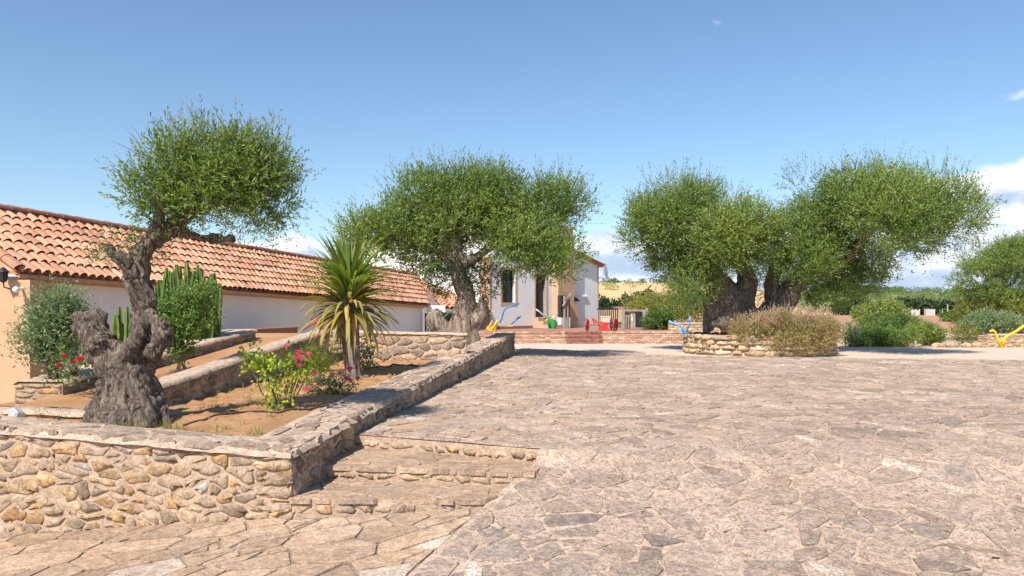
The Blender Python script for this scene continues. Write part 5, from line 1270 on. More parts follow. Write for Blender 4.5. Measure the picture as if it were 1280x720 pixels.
# ------------------------------------------------------------------ house
K = Vector((-1.0, 33.0, .45)); FD = Vector((.669, .743, 0)); GD = Vector((-.743, .669, 0)); FN = Vector((.743, -.669, 0))
UP = Vector((0, 0, 1))
def fp(s, z, out=0.0): return Vector((K.x, K.y, 0)) + FD * s + FN * out + UP * z
def fs(px):                      # distance along the facade for a column of the photograph
    k = (px - 640) / F; return (k * K.y - K.x) / (FD.x - k * FD.y)
def house():
    root = thing('farmhouse', 'white farmhouse with ochre trim and tiled gable behind the middle olive', 'house', K)
    L, D, z0, z1 = 8.35, 10.0, -.3, 3.74; RS, RZ, LZ = 2.2, 5.25, 5.05; win = (fs(627.5), fs(644), 1.66, 3.15); door = (fs(669.5), fs(682.5), .97, 3.05)
    def slab(s0, s1, za, zb, name='wall', mat='white_wall'):
        m = MB(); m.box(fp(s0, za, 0), FD * (s1 - s0), -FN * .32, UP * (zb - za)); return m.build(name, M[mat], root)
    slab(0, win[0], z0, z1); slab(win[0], win[1], z0, win[2]); slab(win[0], win[1], win[3], z1); slab(win[1], door[0], z0, z1); slab(door[0], door[1], z0, door[2]); slab(door[0], door[1], door[3], z1); slab(door[1], L, z0, z1)
    m = MB(); m.prism([fp(0, z1, -.002), fp(L, z1, -.002), fp(RS, RZ - .06, -.002), fp(0, LZ, -.002)], -FN * .3); m.build('gable', M['white_wall'], root)
    m = MB(); m.box(fp(0, z0, -.32), GD * (D - .32), FD * .3, UP * (LZ - z0)); m.build('side_wall', M['white_wall'], root)
    m = MB(); m.box(fp(L, z0, -.32), GD * (D - .32), -FD * .3, UP * (z1 - z0)); m.build('side_wall', M['white_wall'], root)
    m = MB(); m.box(fp(0.3, z0, -D + .3), FD * (L - .6), FN * .3, UP * (z1 - z0)); m.build('back_wall', M['white_wall'], root)
    # quoins in ochre
    m = MB(); m.box(fp(-.012, z0, .012), FD * .14, -FN * .22, UP * (z1 - z0 - .02)); m.box(fp(-.014, z0, -.2), FD * .01, GD * .42, UP * (z1 - z0 - .02)); m.build('corner_band', M['ochre_wall'], root)
    m = MB(); m.box(fp(L - .10, z0, .01), FD * .112, -FN * .2, UP * (z1 - z0 - .02)); m.build('corner_band', M['frame_ochre'], root)
    m = MB(); m.box(fp(.14, .45, .008), FD * (door[0] - .3), -FN * .01, UP * .13); m.build('skirting', M['dark_brick'], root)
    # roof in two slopes with tiles
    ov = .18
    for sgn, s0 in ((-1, -ov), (1, L + ov)):
        ze = (LZ if sgn < 0 else z1) - .02
        A_ = fp(s0, ze, ov); B_ = fp(s0, ze, -D); C_ = fp(RS, RZ, -D); D_ = fp(RS, RZ, ov)
        if sgn < 0: roof(root, B_, A_, C_, D_, .22, 9, 621, limit=0)
        else: roof(root, A_, B_, D_, C_, .22, 9, 622, limit=0)
    ridge(root, fp(RS, RZ + .04, ov), fp(RS, RZ + .04, -D), .12, .42, 623)
    for (s0, s1, za, zb) in ((-.18, RS, LZ - .05, RZ - .02), (RS, L + .18, RZ - .02, z1 - .05)):
        m = MB(); a_, b_ = fp(s0, za, .2), fp(s1, zb, .2); m.prism([a_, b_, b_ - UP * .09, a_ - UP * .09], -FN * .2); m.build('verge', M['ridge_tile'], root)
    # window: ochre surround, dark glass, half-drawn curtain behind
    w = MB(); a, b, c, d = win; t = .12
    for o, u, v in ((fp(a - t, c - t, .02), FD * (b - a + 2 * t), UP * t), (fp(a - t, d, .02), FD * (b - a + 2 * t), UP * t), (fp(a - t, c, .02), FD * t, UP * (d - c)), (fp(b, c, .02), FD * t, UP * (d - c))): w.box(o, u, -FN * .26, v)
    wf = w.build('window', M['frame_ochre'], root)
    w = MB(); w.box(fp(a, c, -.2), FD * (b - a), -FN * .01, UP * (d - c)); w.build('pane', M['glass_dark'], wf)
    w = MB()
    for u in (a + .001, a + (b - a) * .5 - .02, b - .041): w.box(fp(u, c, -.17), FD * .04, -FN * .03, UP * (d - c))
    w.build('sash', M['dark_wood'], wf)
    w = MB(); a, b, c, d = door; t = .11
    for o, u, v in ((fp(a - t, d, .02), FD * (b - a + 2 * t), UP * t), (fp(a - t, c, .02), FD * t, UP * (d - c)), (fp(b, c, .02), FD * t, UP * (d - c))): w.box(o, u, -FN * .24, v)
    df = w.build('door_frame', M['frame_ochre'], root)
    w = MB(); w.box(fp(a, c, -.18), FD * (b - a), -FN * .04, UP * (d - c)); w.box(fp(a + .05, c + .1, -.165), FD * .20, -FN * .02, UP * (d - c - .2)); w.box(fp(a + .34, c + .1, -.165), FD * .20, -FN * .02, UP * (d - c - .2)); w.build('door', M['dark_wood'], df)
    # chimney breast, wider at the foot, and the stack above the roof
    s0, s1 = fs(691), fs(711)
    m = MB(); m.prism([fp(s0, .45, .34), fp(s1 + .36, .45, .34), fp(s1 + .36, 1.25, .34), fp(s1 + .24, 1.45, .34), fp(s1, 1.7, .34), fp(s1, 4.95, .34), fp(s0, 4.95, .34)], -FN * .62); m.build('chimney', M['ochre_wall'], root)
    m = MB(); m.box(fp(s0 - .08, 4.955, .42), FD * (s1 - s0 + .16), -FN * .78, UP * .10); m.box(fp(s0 + .05, 5.06, .30), FD * (s1 - s0 - .1), -FN * .5, UP * .28); m.box(fp(s0 - .05, 5.35, .38), FD * (s1 - s0 + .1), -FN * .68, UP * .08); m.build('chimney_cap', M['ochre_wall'], root)
    m = MB(); m.prism([fp(s1 + .10, 1.80, .22), fp(s1 + .62, 1.76, .22), fp(s1 + .62, 1.83, .22), fp(s1 + .12, 2.04, .22)], -FN * .20); m.build('hood', M['dark_wood'], root)
    m = MB(); sa, sb = fs(723), fs(733); m.box(fp(sa, 1.98, .09), FD * (sb - sa), -FN * .085, UP * .10, bev=.015); m.build('strip_lamp', M['white_paint'], root)
    # steps to the door
    for k in range(3):
        m = MB(); m.box(fp(door[0] - .2, .45 + .17 * k, .95 - .31 * k), FD * 1.1, -FN * (.94 - .31 * k), UP * .168); m.build('door_step', M['brick'], root)
    # mailbox-dark hatch with white plinth beside the chimney
    m = MB(); m.box(fp(s0 - .12, .45, .62), FD * .72, -FN * .25, UP * .50); m.build('plinth', M['white_wall'], root)
    m = MB(); m.box(fp(s0 - .12, .98, .60), FD * .72, -FN * .2, UP * 1.05); m.build('shutter', M['dark_wood'], root)
    # aerial
    an = thing('aerial', 'thin television aerial on the house roof', 'aerial', fp(fs(735), 4.1, -.6)); p = fp(fs(735), 3.95, -.6); m = MB(); m.tube([p, p + UP * 1.05], .022, 6); m.build('mast', M['galvanised'], an)
    m = MB(); q = p + UP * 1.0; m.tube([q, q - Vector((.62, .1, -.03))], .015, 5)
    for k in range(6): e_ = q - Vector((.1 + .1 * k, .015 * k, 0)); m.tube([e_ - UP * .10 + Vector((0, .1, 0)), e_ + UP * .10 - Vector((0, .1, 0))], .008, 4)
    m.build('antenna', M['frame_ochre'], an)
    # satellite dish
    ds = thing('satellite_dish', 'white satellite dish on the right corner of the house', 'satellite dish', fp(L, 2.8, .2)); c = fp(L, 3.38, .3) + FD * .28; V = []; Fc = []; nrm = Vector((.94, -.30, .16)).normalized(); u = nrm.cross(UP).normalized(); v = u.cross(nrm)
    for i in range(5):
        rr = i / 4
        for k in range(16): t = 2 * math.pi * k / 16; V.append(c + (u * math.cos(t) + v * math.sin(t)) * rr * .44 - nrm * (.09 * (1 - rr * rr)))
    for i in range(4):
        for k in range(16): j = (k + 1) % 16; Fc.append((i * 16 + k, i * 16 + j, (i + 1) * 16 + j, (i + 1) * 16 + k))
    V += [Vector(q) - nrm * .02 for q in V]; n = 80; Fc += [tuple(n + i for i in reversed(f)) for f in Fc]
    m = MB(); m.add(V, Fc); m.build('dish', M['white_paint'], ds, smooth=True)
    m = MB(); m.tube([fp(L - .02, 3.0, .0), fp(L + .18, 3.05, .1), c - nrm * .1], .025, 6); m.tube([c - v * .4, c + nrm * .42 - v * .12], .014, 5); m.ball(c + nrm * .42 - v * .10, .05); m.build('dish_arm', M['galvanised'], ds)
house()

# railing beside the door steps
rl = thing('stair_railing', 'weathered grey wooden railing beside the front door steps', 'railing', fp(3.5, .45, .9))
for s in (fs(686), fs(690)):
    m = MB(); m.box(fp(s, .45, .98), FD * .08, -FN * .08, UP * 1.55); m.build('post', M['grey_wood'], rl)
m = MB(); m.tube([fp(fs(684), 1.5, .96), fp(fs(694), 2.1, .96)], .045, 6); m.build('rail', M['grey_wood'], rl)
m = MB(); m.box(fp(fs(685.5), 1.85, 1.06), FD * .5, -FN * .04, UP * .10); m.build('rail', M['grey_wood'], rl)

# ------------------------------------------------------------------ brick terrace
def terrace():
    y0 = 29.4; X0, X1 = -1.4, 7.3
    X, Y = np.meshgrid(np.linspace(X0, X1, 30), np.linspace(y0 + .7, 38.5, 20)); Z = np.full(X.shape, .436)
    o = grid('terrace', X, Y, Z, M['brick']); tag(o, 'raised brick terrace in front of the farmhouse', kind='structure')
    rng = rs(701); m = MB(); d = MB()
    def run(mb, xa, xb, y, za, zb, bl=.235, bh=.07):
        z = za
        row = 0
        while z < zb - .02:
            x = xa + (-.1 if row % 2 else 0)
            while x < xb:
                l = min(bl, xb - x)
                if l > .05 and x + l > xa + .02:
                    xx = max(x, xa); mb.box((xx + .004, y + rng.uniform(-.006, .006), z + .004), (l - (xx - x) - .012, 0, 0), (0, .12, 0), (0, 0, bh - .010), (rng.random(), rng.random(), .5))
                x += bl
            z += bh + .002; row += 1
    def tread(mb, xa, xb, y, z, dep):
        x = xa
        while x < xb: mb.box((x + .003, y - .02, z - .05), (min(.115, xb - x), 0, 0), (0, dep + .02, 0), (0, 0, .05 + rng.uniform(-.003, .003)), (rng.random(), rng.random(), .5)); x += .121
    for mb, xa, xb in ((m, X0, 2.15), (d, 2.16, 3.62)):
        for k in range(3): run(mb, xa, xb, y0 + .36 * k, -.05 + .145 * k, .145 * (k + 1) - .05); tread(mb, xa, xb, y0 + .36 * k, .145 * (k + 1), .36)
    run(m, 3.63, X1, y0, -.05, .39); tread(m, 3.63, X1, y0, .44, 1.0)
    a = m.build('terrace_bricks', M['brick'], o); a['kind'] = 'stuff'; b = d.build('step_bricks', M['dark_brick'], o); b['kind'] = 'stuff'
    c = MB(); c.box((3.63, y0 + .05, -.2), (X1 - 3.63 - .02, 0, 0), (0, .9, 0), (0, 0, .58))
    for k in range(3): c.box((X0, y0 + .02 + .36 * k, -.2), (3.63 - X0, 0, 0), (0, 1.4 - .36 * k, 0), (0, 0, .2 + .145 * k + .08))
    c.build('terrace_core', M['wall_mortar'], o)
terrace()

# ------------------------------------------------------------------ old farm implements
def implement(name, label, cat, Y, mat, bars, plates=(), extra=(), base=None):
    pts = [p for b in bars for p in b[1]]; lo = max(p[1] for p in pts); cx = sum(p[0] for p in pts) / len(pts)
    root = thing(name, label, cat, at(cx, lo, Y))
    for (nm, P, r, mt) in bars:
        m = MB(); m.tube([at(p[0], p[1], Y + (p[2] if len(p) > 2 else 0)) for p in P], r * .72, 8); m.build(nm, M[mt or mat], root, smooth=True)
    for (nm, P, th, mt) in plates:
        m = MB(); m.prism([at(p[0], p[1], Y + (p[2] if len(p) > 2 else 0)) for p in P], (th * .4, th, 0)); m.build(nm, M[mt or mat], root)
    return root
implement('old_plough', 'old walking plough with blue handles and a yellow share on the terrace', 'plough', 30.6, 'blue_paint',
          [('handle', [(649, 379), (632, 385.5), (629.5, 389), (627, 399, .1), (624, 403, .1)], .05, None), ('handle', [(651, 395, .5), (645, 400, .4), (638.5, 405.5, .3)], .05, None),
           ('beam', [(623, 401.5, .1), (632, 406, .2), (640, 407.5, .3)], .04, 'galvanised'), ('beam', [(622, 400), (618, 407), (616, 412)], .055, 'yellow_paint'), ('beam', [(615.5, 401, .2), (611, 409, .1), (609, 413)], .045, 'yellow_paint')],
          [('share', [(609, 413.5), (613, 409), (620, 406), (619, 413.5)], .15, 'yellow_paint'), ('share', [(630, 408), (638, 405.8), (641, 408)], .1, 'yellow_paint')])
implement('old_plough', 'green painted plough with pale handles beside the front door steps', 'plough', 31.2, 'green_paint',
          [('handle', [(669.5, 386.5), (674, 389.5), (685, 398.5)], .045, 'galvanised'), ('handle', [(697.5, 391.5, .4), (689, 399, .2)], .05, 'galvanised'), ('beam', [(684, 394), (686, 402), (688, 409)], .06, None), ('beam', [(680, 398, .2), (686, 401)], .03, None), ('coulter', [(684, 399, -.2), (682, 402, -.2)], .05, 'yellow_paint')],
          [('mouldboard', [(684.5, 399), (692, 400), (694, 405), (692, 411), (686, 411), (684, 404)], .25, None)])
def red_machine():
    Y = 31.0; root = thing('red_cultivator', 'red painted old cultivator with iron wheels in front of the terrace fence', 'cultivator', at(753, 413, Y))
    def wheel(px, py, r, sx):
        c = at(px, py, Y); m = MB(); P = [c + Vector((math.cos(t) * r * sx, math.sin(t) * r * (1 - sx), math.sin(t + 0) * 0)) * 0 + Vector((math.cos(t) * r * sx, math.cos(t) * r * math.sqrt(1 - sx * sx), math.sin(t) * r)) for t in np.linspace(0, 2 * math.pi, 21)]
        m.tube(P, .035, 6); 
        for k in range(3): t = k * math.pi / 3; d = Vector((math.cos(t) * r * sx, math.cos(t) * r * math.sqrt(1 - sx * sx), math.sin(t) * r)); m.tube([c - d, c + d], .02, 5)
        m.build('wheel', M['red_paint'], root, smooth=True)
    wheel(734, 406.3, .24, .35); wheel(769, 406, .25, .45)
    for (a, b) in (((740, 397), (744, 407)), ((744, 403), (762, 404)), ((742, 399), (746, 402)), ((762, 407), (769, 407)), ((734, 406), (745, 406)), ((752, 402), (755, 411)), ((757, 403), (761, 412))):
        m = MB(); m.tube([at(*a, Y), at(*b, Y)], .034, 6); m.build('bar', M['red_paint'], root)
    m = MB(); m.prism([at(748, 408, Y - .1), at(755, 404.5, Y - .1), at(761, 406, Y - .1), at(761, 413, Y - .1), at(748, 413, Y - .1)], (.05, .4, 0)); m.build('hopper', M['red_paint'], root)
    for px in (764, 767): m = MB(); m.tube([at(px, 398, Y + .1), at(px - 1, 405, Y), at(px + .5, 413, Y)], .04, 6); m.build('tine', M['iron'], root)
red_machine()
implement('old_plough', 'light blue plough standing at the right end of the terrace', 'plough', 28.6, 'light_blue_paint',
          [('handle', [(836, 401.5), (842, 404.5), (850, 407), (853, 410), (853.5, 415.5)], .065, None), ('handle', [(863, 396), (861, 405), (858, 415.5)], .065, None), ('beam', [(849, 416), (858, 415.5)], .06, None)],
          [('share', [(847.5, 416.5), (853, 411), (856, 413), (855, 416.5)], .12, None)])
implement('old_plough', 'bright yellow plough in front of the low stone wall at the right edge', 'plough', 26.4, 'yellow_paint',
          [('handle', [(1237, 414.4), (1241, 413), (1243.5, 414.5), (1247, 424), (1250, 433)], .062, None), ('beam', [(1290, 403), (1279, 408), (1268, 415.5), (1257, 421), (1255, 425), (1254, 432)], .07, None), ('brace', [(1249, 426), (1255, 426.5)], .045, None), ('brace', [(1252, 422), (1253, 431)], .03, None)],
          [('share', [(1248.5, 434), (1252, 429), (1257, 431), (1258, 434)], .12, None)])
implement('red_hoe', 'red painted tubular frame behind the corner of the parapet wall', 'tool', 16.2, 'red_paint',
          [('tube', [(378, 412), (386, 408), (394, 403), (396.5, 400)], .026, None), ('tube', [(395, 396), (396, 404), (396, 414)], .032, None), ('tube', [(396, 402), (400, 408), (402, 414)], .028, None)])

# ------------------------------------------------------------------ terrace fence, gate, low walls, posts
def terrace_fence():
    Y = 36.5; root = thing('picket_fence', 'dark picket fence at the back of the terrace', 'fence', at(758, 411, Y)); zb, zt = .44, 1.42
    for i, px in enumerate(np.arange(748, 772, 2.6)):
        p = at(px, 400, Y); m = MB(); m.box((p.x, Y, zb), (.05, 0, 0), (0, .04, 0), (0, 0, zt - zb)); m.build('picket', M['iron'], root)
    a, b = at(746, 0, Y), at(772, 0, Y)
    for z in (zt - .10, zb + .1): m = MB(); m.box((a.x, Y + .045, z), (b.x - a.x, 0, 0), (0, .03, 0), (0, 0, .05)); m.build('rail', M['iron'], root)
    w = thing('boundary_wall', 'low tan rendered wall behind the dark picket fence', 'wall', at(765, 411, Y + .6)); a, b = at(747, 0, Y + .6), at(779, 0, Y + .6); m = MB(); m.box((a.x, Y + .6, 0), (b.x - a.x, 0, 0), (0, .2, 0), (0, 0, 1.32), bev=.02); m.build('wall_body', M['tan_wood'], w)
    t = thing('stone_trough', 'pale framed stone trough behind the red cultivator', 'trough', at(757, 411, 33)); Yt = 33.0; a, b = at(751, 395, Yt), at(763.5, 405, Yt)
    m = MB(); m.box((a.x, Yt, b.z), (b.x - a.x, 0, 0), (0, .05, 0), (0, 0, .06)); m.box((a.x, Yt, a.z - .06), (b.x - a.x, 0, 0), (0, .05, 0), (0, 0, .06)); m.box((a.x, Yt, b.z + .061), (.06, 0, 0), (0, .05, 0), (0, 0, a.z - b.z - .122)); m.box((b.x - .06, Yt, b.z + .061), (.06, 0, 0), (0, .05, 0), (0, 0, a.z - b.z - .122)); m.build('frame', M['yellow_frame'], t)
    m = MB(); m.box((a.x + .062, Yt + .02, .44), (b.x - a.x - .124, 0, 0), (0, .35, 0), (0, 0, a.z - .52)); m.build('basin', M['concrete'], t)
plain('yellow_frame', (.55, .47, .27), .8, .1, 5)
terrace_fence()
def wood_gate():
    Y = 34.0; root = thing('wooden_gate', 'weathered wooden gate with a dark panel on the terrace', 'gate', at(792, 412, Y)); zb = .45
    def post(px, py, w, name='post', mat='grey_wood', d=.1):
        p = at(px, py, Y); m = MB(); m.box((p.x, Y, zb), (w, 0, 0), (0, d, 0), (0, 0, p.z - zb), bev=.008); m.build(name, M[mat], root)
    for px in (777.5, 791.0, 803.5): post(px, 389 if px != 791.0 else 392, .13)
    post(807, 385, .12)
    a = at(778, 390, Y); b = at(808, 390, Y); m = MB(); m.box((a.x, Y + .102, 1.26), (b.x - a.x, 0, 0), (0, .05, 0), (0, 0, .08)); m.build('rail', M['grey_wood'], root)
    a = at(781.3, 394, Y); b = at(790.6, 394, Y); m = MB(); m.box((a.x, Y + .03, 1.02), (b.x - a.x, 0, 0), (0, .05, 0), (0, 0, .06)); m.build('rail', M['grey_wood'], root)
    for px in (782, 785, 788): 
        p = at(px, 395, Y); m = MB(); m.box((p.x, Y + .035, zb), (.06, 0, 0), (0, .04, 0), (0, 0, .565)); m.build('slat', M['grey_wood'], root)
    a = at(793.6, 392, Y); b = at(803.2, 412, Y); m = MB(); m.box((a.x, Y + .06, zb + .06), (b.x - a.x, 0, 0), (0, .03, 0), (0, 0, .72)); m.build('panel', M['glass_dark'], root)
    a = at(781.3, 392, Y); b = at(790.7, 412, Y); m = MB(); m.box((a.x, Y + .6, zb), (b.x - a.x, 0, 0), (0, .03, 0), (0, 0, .75)); m.build('panel', M['dark_wood'], root)
wood_gate()
low_wall('dry_stone_wall', 'low dry stone wall behind the light blue plough', at(838, 415, 30.2)[:2], at(905, 415, 30.2)[:2], (.0, .0), (.80, .80), .4, (0, -1), 71, 'planter_stone', 60, .34, .11)
low_wall('dry_stone_wall', 'low reddish dry stone wall behind the yellow plough', at(1235, 430, 27.2)[:2], at(1330, 430, 27.6)[:2], (-.05, -.05), (.42, .42), .5, (0, -1), 72, 'planter_stone', 60, .34, .12)
rng = rs(720)
for i, (px, py, r, lab) in enumerate([(1137, 427, .17, 'pale flat rock at the gravel edge nearest the bushes'), (1148, 428, .10, 'small rock right of the pale flat rock'), (1172, 428, .14, 'rounded rock on the far gravel edge'), (1190, 427, .16, 'tan rock left of the olive at the gravel edge'), (1208, 428, .13, 'rock below the yellow-green low bush'), (1222, 428, .15, 'rock at the left end of the reddish stone wall')]):
    Y = 27.6; c = at(px, py, Y); bm = bmesh.new(); bmesh.ops.create_icosphere(bm, subdivisions=2, radius=1); V = np.array([v.co[:] for v in bm.verts]); Fc = [[v.index for v in f.verts] for f in bm.faces]; bm.free()
    V = V * (1 + .5 * (fbm(V * 1.3 + i * 9, i, 3) - .5))[:, None] * np.array((1.5, 1, .8)) * r + np.array((c.x, Y, r * .3 - .05))
    tag(solid('rock', V, Fc, M['planter_stone'], tint=np.tile((rng.random(), rng.random(), .5), (len(V), 1))), lab, 'rock', 'rocks along the gravel edge')
for (px, pt, pb, Y, w, lab) in ((1144, 426, 433, 27.0, .05, 'thin pale post at the gravel edge in front of the bushes'), (1212, 413, 424, 29.0, .09, 'short concrete post left of the silver hedge')):
    a = at(px, pt, Y); m = MB(); m.box((a.x, Y, -.1), (w, 0, 0), (0, w, 0), (0, 0, a.z + .1), bev=.008); m.build('marker_post', M['concrete']); tag(bpy.data.objects[-1] if False else COL.objects[-1], lab, 'post')
st = thing('pale_stump', 'pale weathered tree trunk left of the round planter', 'tree', at(884, 406, 27)); caps = [chain(27, (884, 412, 6), (884, 398, 5), (882, 388, 4), (880, 375, 3)), chain(27, (890, 410, 4), (886, 396, 3.5))]
remeshed('trunk', caps, .035, 'palm_bark', st, 55, .03, 4)
foliage('crown', st, 'bush_leaf', [leaf_cloud([E(872, 362, 24, 14, 27), E(895, 372, 20, 12, 27)], 3500, .09, .03, rs(56), k=.7)])

# ------------------------------------------------------------------ bushes right and behind the terrace
def bush(label, Y, blobs, n, mat, seed, L_=.10, W_=.028, **kw):
    bl = [E(*b, Y) for b in blobs]; c = blobs[0]; base = at(c[0], HZ + (EYE + .02) * F / Y, Y)
    return shrub('bush', label, bl, n, L_, W_, mat, seed, (base.x, Y, -.05), stems=5, tuft=55, tsize=.62, shell=.2, **kw)
bush('tall feathery green bush rising behind the other bushes right of the planter', 33, [(1102, 392, 30, 13), (1084, 395, 16, 10), (1122, 395, 15, 10)], 10000, 'olive_leaf', 801, .12, .035, up=1.0, sl=.22, tint=(.5, 1))
bush('dark green spreading bush in the middle of the right-hand bushes', 30.5, [(1100, 411, 30, 10), (1128, 408, 22, 11)], 9000, 'bush_leaf', 802, .10, .032, up=.8, sl=.18, tint=(.1, .8))
bush('rounded bright green bush nearest the gravel edge', 28, [(1098, 424, 32, 10), (1080, 426, 18, 9), (1114, 427, 16, 8)], 10000, 'bush_leaf', 803, .10, .032, up=.7, sl=.16, tint=(.3, 1))
bush('olive-green bush at the right end of the right-hand bushes', 28.8, [(1156, 418, 19, 12), (1146, 416, 14, 11), (1168, 423, 12, 8)], 8000, 'olive_leaf', 804, .10, .03, up=.9, sl=.18, tint=(.4, 1))
bush('small low bush between the bright green and olive-green bushes', 27.8, [(1135, 426, 17, 9), (1125, 428, 12, 7)], 3600, 'olive_leaf', 805, .08, .024, up=.8, sl=.2, tint=(.3, 1))
bush('small grey-green bush beside the planter lavender', 27.6, [(1064, 424, 10, 11), (1062, 413, 8, 7)], 2600, 'grey_leaf', 806, .08, .026, up=.7, sl=.2, tint=(.2, 1))
bush('clipped silver-topped hedge bush left of the yellow plough', 29.5, [(1240, 407, 32, 12), (1220, 409, 18, 11), (1260, 408, 18, 11)], 13000, 'grey_leaf', 807, .11, .03, up=1.3, sl=.22, tint=(.3, 1))
bush('yellow-green bush behind the silver hedge under the right olive', 33.5, [(1238, 392, 44, 14), (1212, 395, 22, 11), (1270, 394, 26, 17)], 11000, 'yellow_leaf', 808, .12, .04, up=.6, sl=.3, tint=(0, .7))
bush('low yellowish bush left of the concrete post', 28.6, [(1205, 419, 17, 9)], 2600, 'yellow_leaf', 809, .08, .024, up=.8, sl=.2)
bush('deep green bush at the right end of the terrace beside the gate', 33.0, [(825, 402, 17, 14), (815, 406, 10, 10), (834, 408, 9, 9)], 5200, 'bush_leaf', 811, .11, .045, tint=(0, .75))
bush('yellow-green bush behind the terrace bush', 38.0, [(845, 389, 30, 12), (825, 386, 26, 9), (868, 394, 20, 12)], 8000, 'yellow_leaf', 812, .14, .04, up=.7, sl=.35, tint=(0, .75))
bush('pale reedy bush behind the wooden gate', 42.0, [(800, 386, 26, 7), (825, 382, 20, 7)], 4000, 'yellow_leaf', 813, .18, .035, up=1.2, sl=.45, tint=(.3, 1))
def tree_small(label, px, py, rx, ry, Y, n, seed, mat='dark_leaf', L_=.5, W_=.25, group=None, cat='tree', name='tree', trunk=True):
    b = at(px, 0, Y); root = thing(name, label, cat, (b.x, Y, float(-.05)), group); rng = rs(seed)
    bl = [E(px, py, rx, ry, Y)] + [E(px + rng.uniform(-.5, .5) * rx, py + rng.uniform(-.4, .3) * ry, rx * .55, ry * .6, Y) for _ in range(3)]
    foliage('crown', root, mat, [leaf_cloud(bl, n, L_, W_, rng, k=.15, per=5, sl=L_ * 1.2, lump=.2)])
    if trunk:
        m = MB(); c = at(px, py, Y); m.tube([(b.x, Y, -.1), (b.x + .05, Y, c.z * .6), c], [.10 * Y / 60, .08 * Y / 60, .05 * Y / 60], 6); m.build('trunk', M['olive_bark'], root)
tree_small('small round field olive, left of the pair in the ploughed field', 1188, 396.5, 10, 4.5, 88, 1400, 821, 'bush_leaf', .35, .12)
tree_small('small round field olive, right of the pair in the ploughed field', 1206, 398.5, 8, 5.0, 80, 1200, 822, 'bush_leaf', .35, .12)
far_left = [(756, 386, 8, 10, 130), (768, 390, 9, 8, 120), (778, 386, 7, 9, 135), (788, 384, 8, 11, 125), (800, 382, 9, 12, 130), (812, 380, 7, 14, 128), (822, 383, 8, 11, 132), (835, 388, 8, 8, 126), (852, 383, 9, 10, 134), (868, 380, 10, 11, 130), (884, 382, 9, 10, 128)]
for i, (px, py, rx, ry, Y) in enumerate(far_left):
    tree_small('dark tree in the belt below the golden hill', px, py, rx, ry, Y, 900, 830 + i, 'dark_leaf', .7, .35, 'dark trees below the golden hill')
far_right = [(1052, 388, 9, 6), (1066, 384, 8, 8), (1080, 386, 9, 8), (1122, 385, 9, 7), (1130, 384, 7, 9), (1142, 385, 8, 7), (1154, 385, 8, 7), (1164, 386, 8, 6), (1176, 386, 8, 6), (1188, 386, 8, 6), (1200, 387, 8, 5.5), (1212, 387, 8, 5.5), (1226, 387, 8, 5), (1240, 387, 8, 5)]
for i, (px, py, rx, ry) in enumerate(far_right):
    tree_small('dark tree in the row beyond the ploughed field', px, py, rx, ry, 205 + (i % 3) * 6, 700, 860 + i, 'dark_leaf', 1.0, .5, 'dark trees beyond the ploughed field')
# far buildings and field fence
def far_house(label, px0, px1, pt, pb, Y, wm, rm, pitch=.0):
    a, b = at(px0, pb, Y), at(px1, pt, Y); root = thing('far_house', label, 'building', (a.x, Y, max(a.z - 1, -.1)))
    m = MB(); m.box((a.x, Y, a.z - 1.5), (b.x - a.x, 0, 0), (0, 8, 0), (0, 0, b.z - a.z + 1.5)); w = m.build('wall', M[wm], root)
    h = (b.z - a.z) * .45 + .3; m = MB(); m.prism([(a.x - .4, Y - .4, b.z), (a.x - .4, Y + 8.4, b.z), (a.x - .4, Y + 4, b.z + h)], (b.x - a.x + .8, 0, 0)); m.build('roof', M[rm], root)
    n = max(1, int((px1 - px0) / 6))
    for k in range(n):
        x = a.x + (k + .5) * (b.x - a.x) / n - .5; m = MB(); m.box((x, Y - .05, a.z + (b.z - a.z) * .25), (1.0, 0, 0), (0, .1, 0), (0, 0, (b.z - a.z) * .5)); m.build('window', M['glass_dark'], root)
far_house('distant house with a brown roof among the dark trees', 778, 796, 388, 393, 100, 'white_wall', 'terracotta_band')
far_house('distant pale shed at the edge of the ploughed field', 1106, 1124, 382, 388, 235, 'concrete', 'concrete')
far_house('tiny white house near the top of the golden hill', 750, 758, 373, 378, 420, 'white_wall', 'terracotta_band')
def far_wall(label, px0, px1, pt, pb, Y):
    a, b = at(px0, pb, Y), at(px1, pt, Y); root = thing('white_wall', label, 'wall', (a.x, Y, 0)); m = MB(); m.box((a.x, Y, -.2), (b.x - a.x, 0, 0), (0, .3, 0), (0, 0, b.z + .1)); m.build('wall_panel', M['concrete'], root)
    for x in np.linspace(a.x, b.x, 6): m = MB(); m.box((x - .15, Y - .08, -.2), (.3, 0, 0), (0, .075, 0), (0, 0, b.z + .35)); m.build('pier', M['concrete'], root)
far_wall('long white wall beyond the ploughed field', 1127, 1149, 387, 391, 190)
far_wall('shorter white wall right of the long white wall', 1158, 1168, 387, 391, 190)
for i, px in enumerate([1156, 1184.5, 1178, 1193, 1198, 1204]):
    a = at(px, 380.5 if i == 1 else 386, 185); m = MB(); m.tube([(a.x, 185, -.1), (a.x, 185, a.z)], .12, 5); m.build('field_post', M['concrete'])
    tag(COL.objects[-1], 'tall pale pole beyond the ploughed field' if i == 1 else 'pale fence post at the far edge of the ploughed field', 'post', None if i == 1 else 'field posts')
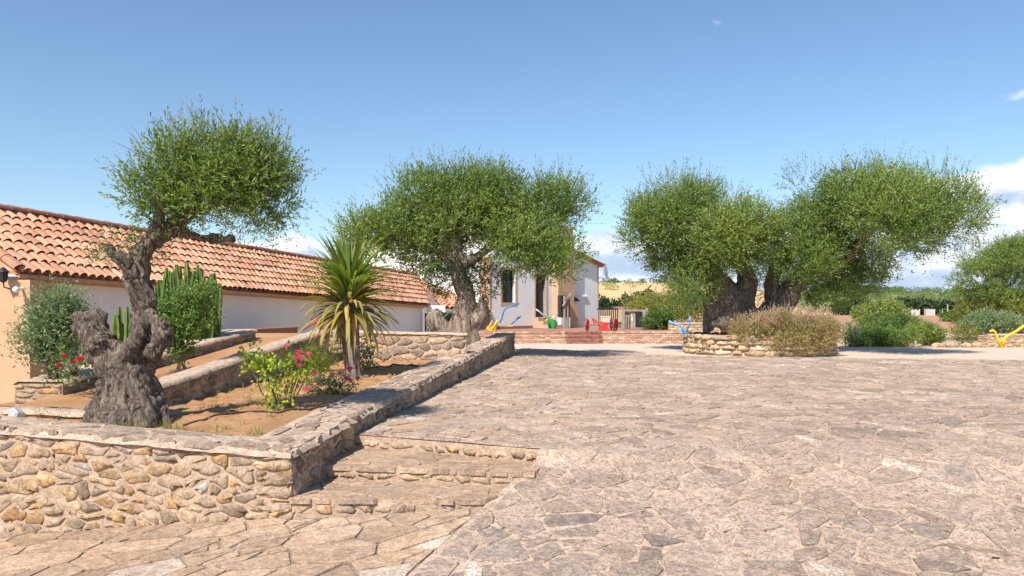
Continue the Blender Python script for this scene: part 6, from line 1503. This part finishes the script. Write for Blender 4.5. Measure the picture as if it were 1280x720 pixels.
# woods on the hills
def hill_wood(name, label, n, xr, yr, hf, seed, size, mat):
    rng = rs(seed); P = []
    x = rng.uniform(*xr, n); y = rng.uniform(*yr, n); keep = hf(x, y); x, y = x[keep], y[keep]
    dg = bpy.context.evaluated_depsgraph_get(); z = []
    for a, b in zip(x, y):
        zz = -.1
        for o in COL.objects:
            if o.name.startswith('hill') and o.type == 'MESH' and not o.name.startswith('hill_'):
                ok, loc, no, ix = o.ray_cast(Vector((a, b, 400)) - o.location, Vector((0, 0, -1)))
                if ok: zz = max(zz, loc.z + o.location.z)
        z.append(zz)
    bl = [((a, b, c + size * .35), (size * rng.uniform(.6, 1.3),) * 2 + (size * rng.uniform(.5, .9),)) for a, b, c in zip(x, y, z)]
    v, q, t = leaf_cloud(bl, len(bl) * 420, size * .17, size * .10, rng, k=.05, per=4, sl=size * .15)
    tag(solid(name, v, None, M[mat], quads=q, tint=t), label, kind='stuff')
bpy.context.view_layer.update()
hill_wood('hilltop_wood', 'dark line of trees along the crest of the golden hill', 160, (-60, 230), (500, 600), lambda x, y: y > 525, 901, 5.0, 'dark_leaf')
hill_wood('field_scrub', 'dark scrub scattered over the golden hillside', 26, (20, 190), (280, 480), lambda x, y: (x > 0), 902, 2.6, 'bush_leaf')
hill_wood('hill_scrub', 'green scrub and olive groves covering the right hill', 420, (140, 620), (330, 660), lambda x, y: x > .40 * y, 903, 3.6, 'bush_leaf')
# fallen leaves
rng = rs(931)
for i, (px, py, lab) in enumerate([(1217, 484.5, 'yellow fallen leaf on the flagstones far right'), (1150, 542, 'yellow fallen leaf in the middle of the flagstones'), (1245, 702, 'yellow fallen leaf at the bottom right corner')]):
    Y = 5.0
    for _ in range(30): Y = (EYE - float(zr(0, Y))) * F / (py - HZ)
    c = at(px, py, Y); m = MB(); a = rng.uniform(0, 6); s = .045; d = Vector((math.cos(a), math.sin(a), .1)); e_ = Vector((-math.sin(a), math.cos(a), .25))
    z = c.z + .035; p = Vector((c.x, c.y, z)); m.add([p - d * s, p + e_ * s * .5, p + d * s, p - e_ * s * .5 + UP * .01], [(0, 1, 2), (0, 2, 3)]); o = m.build('fallen_leaf', M['straw']); tag(o, lab, 'leaf')
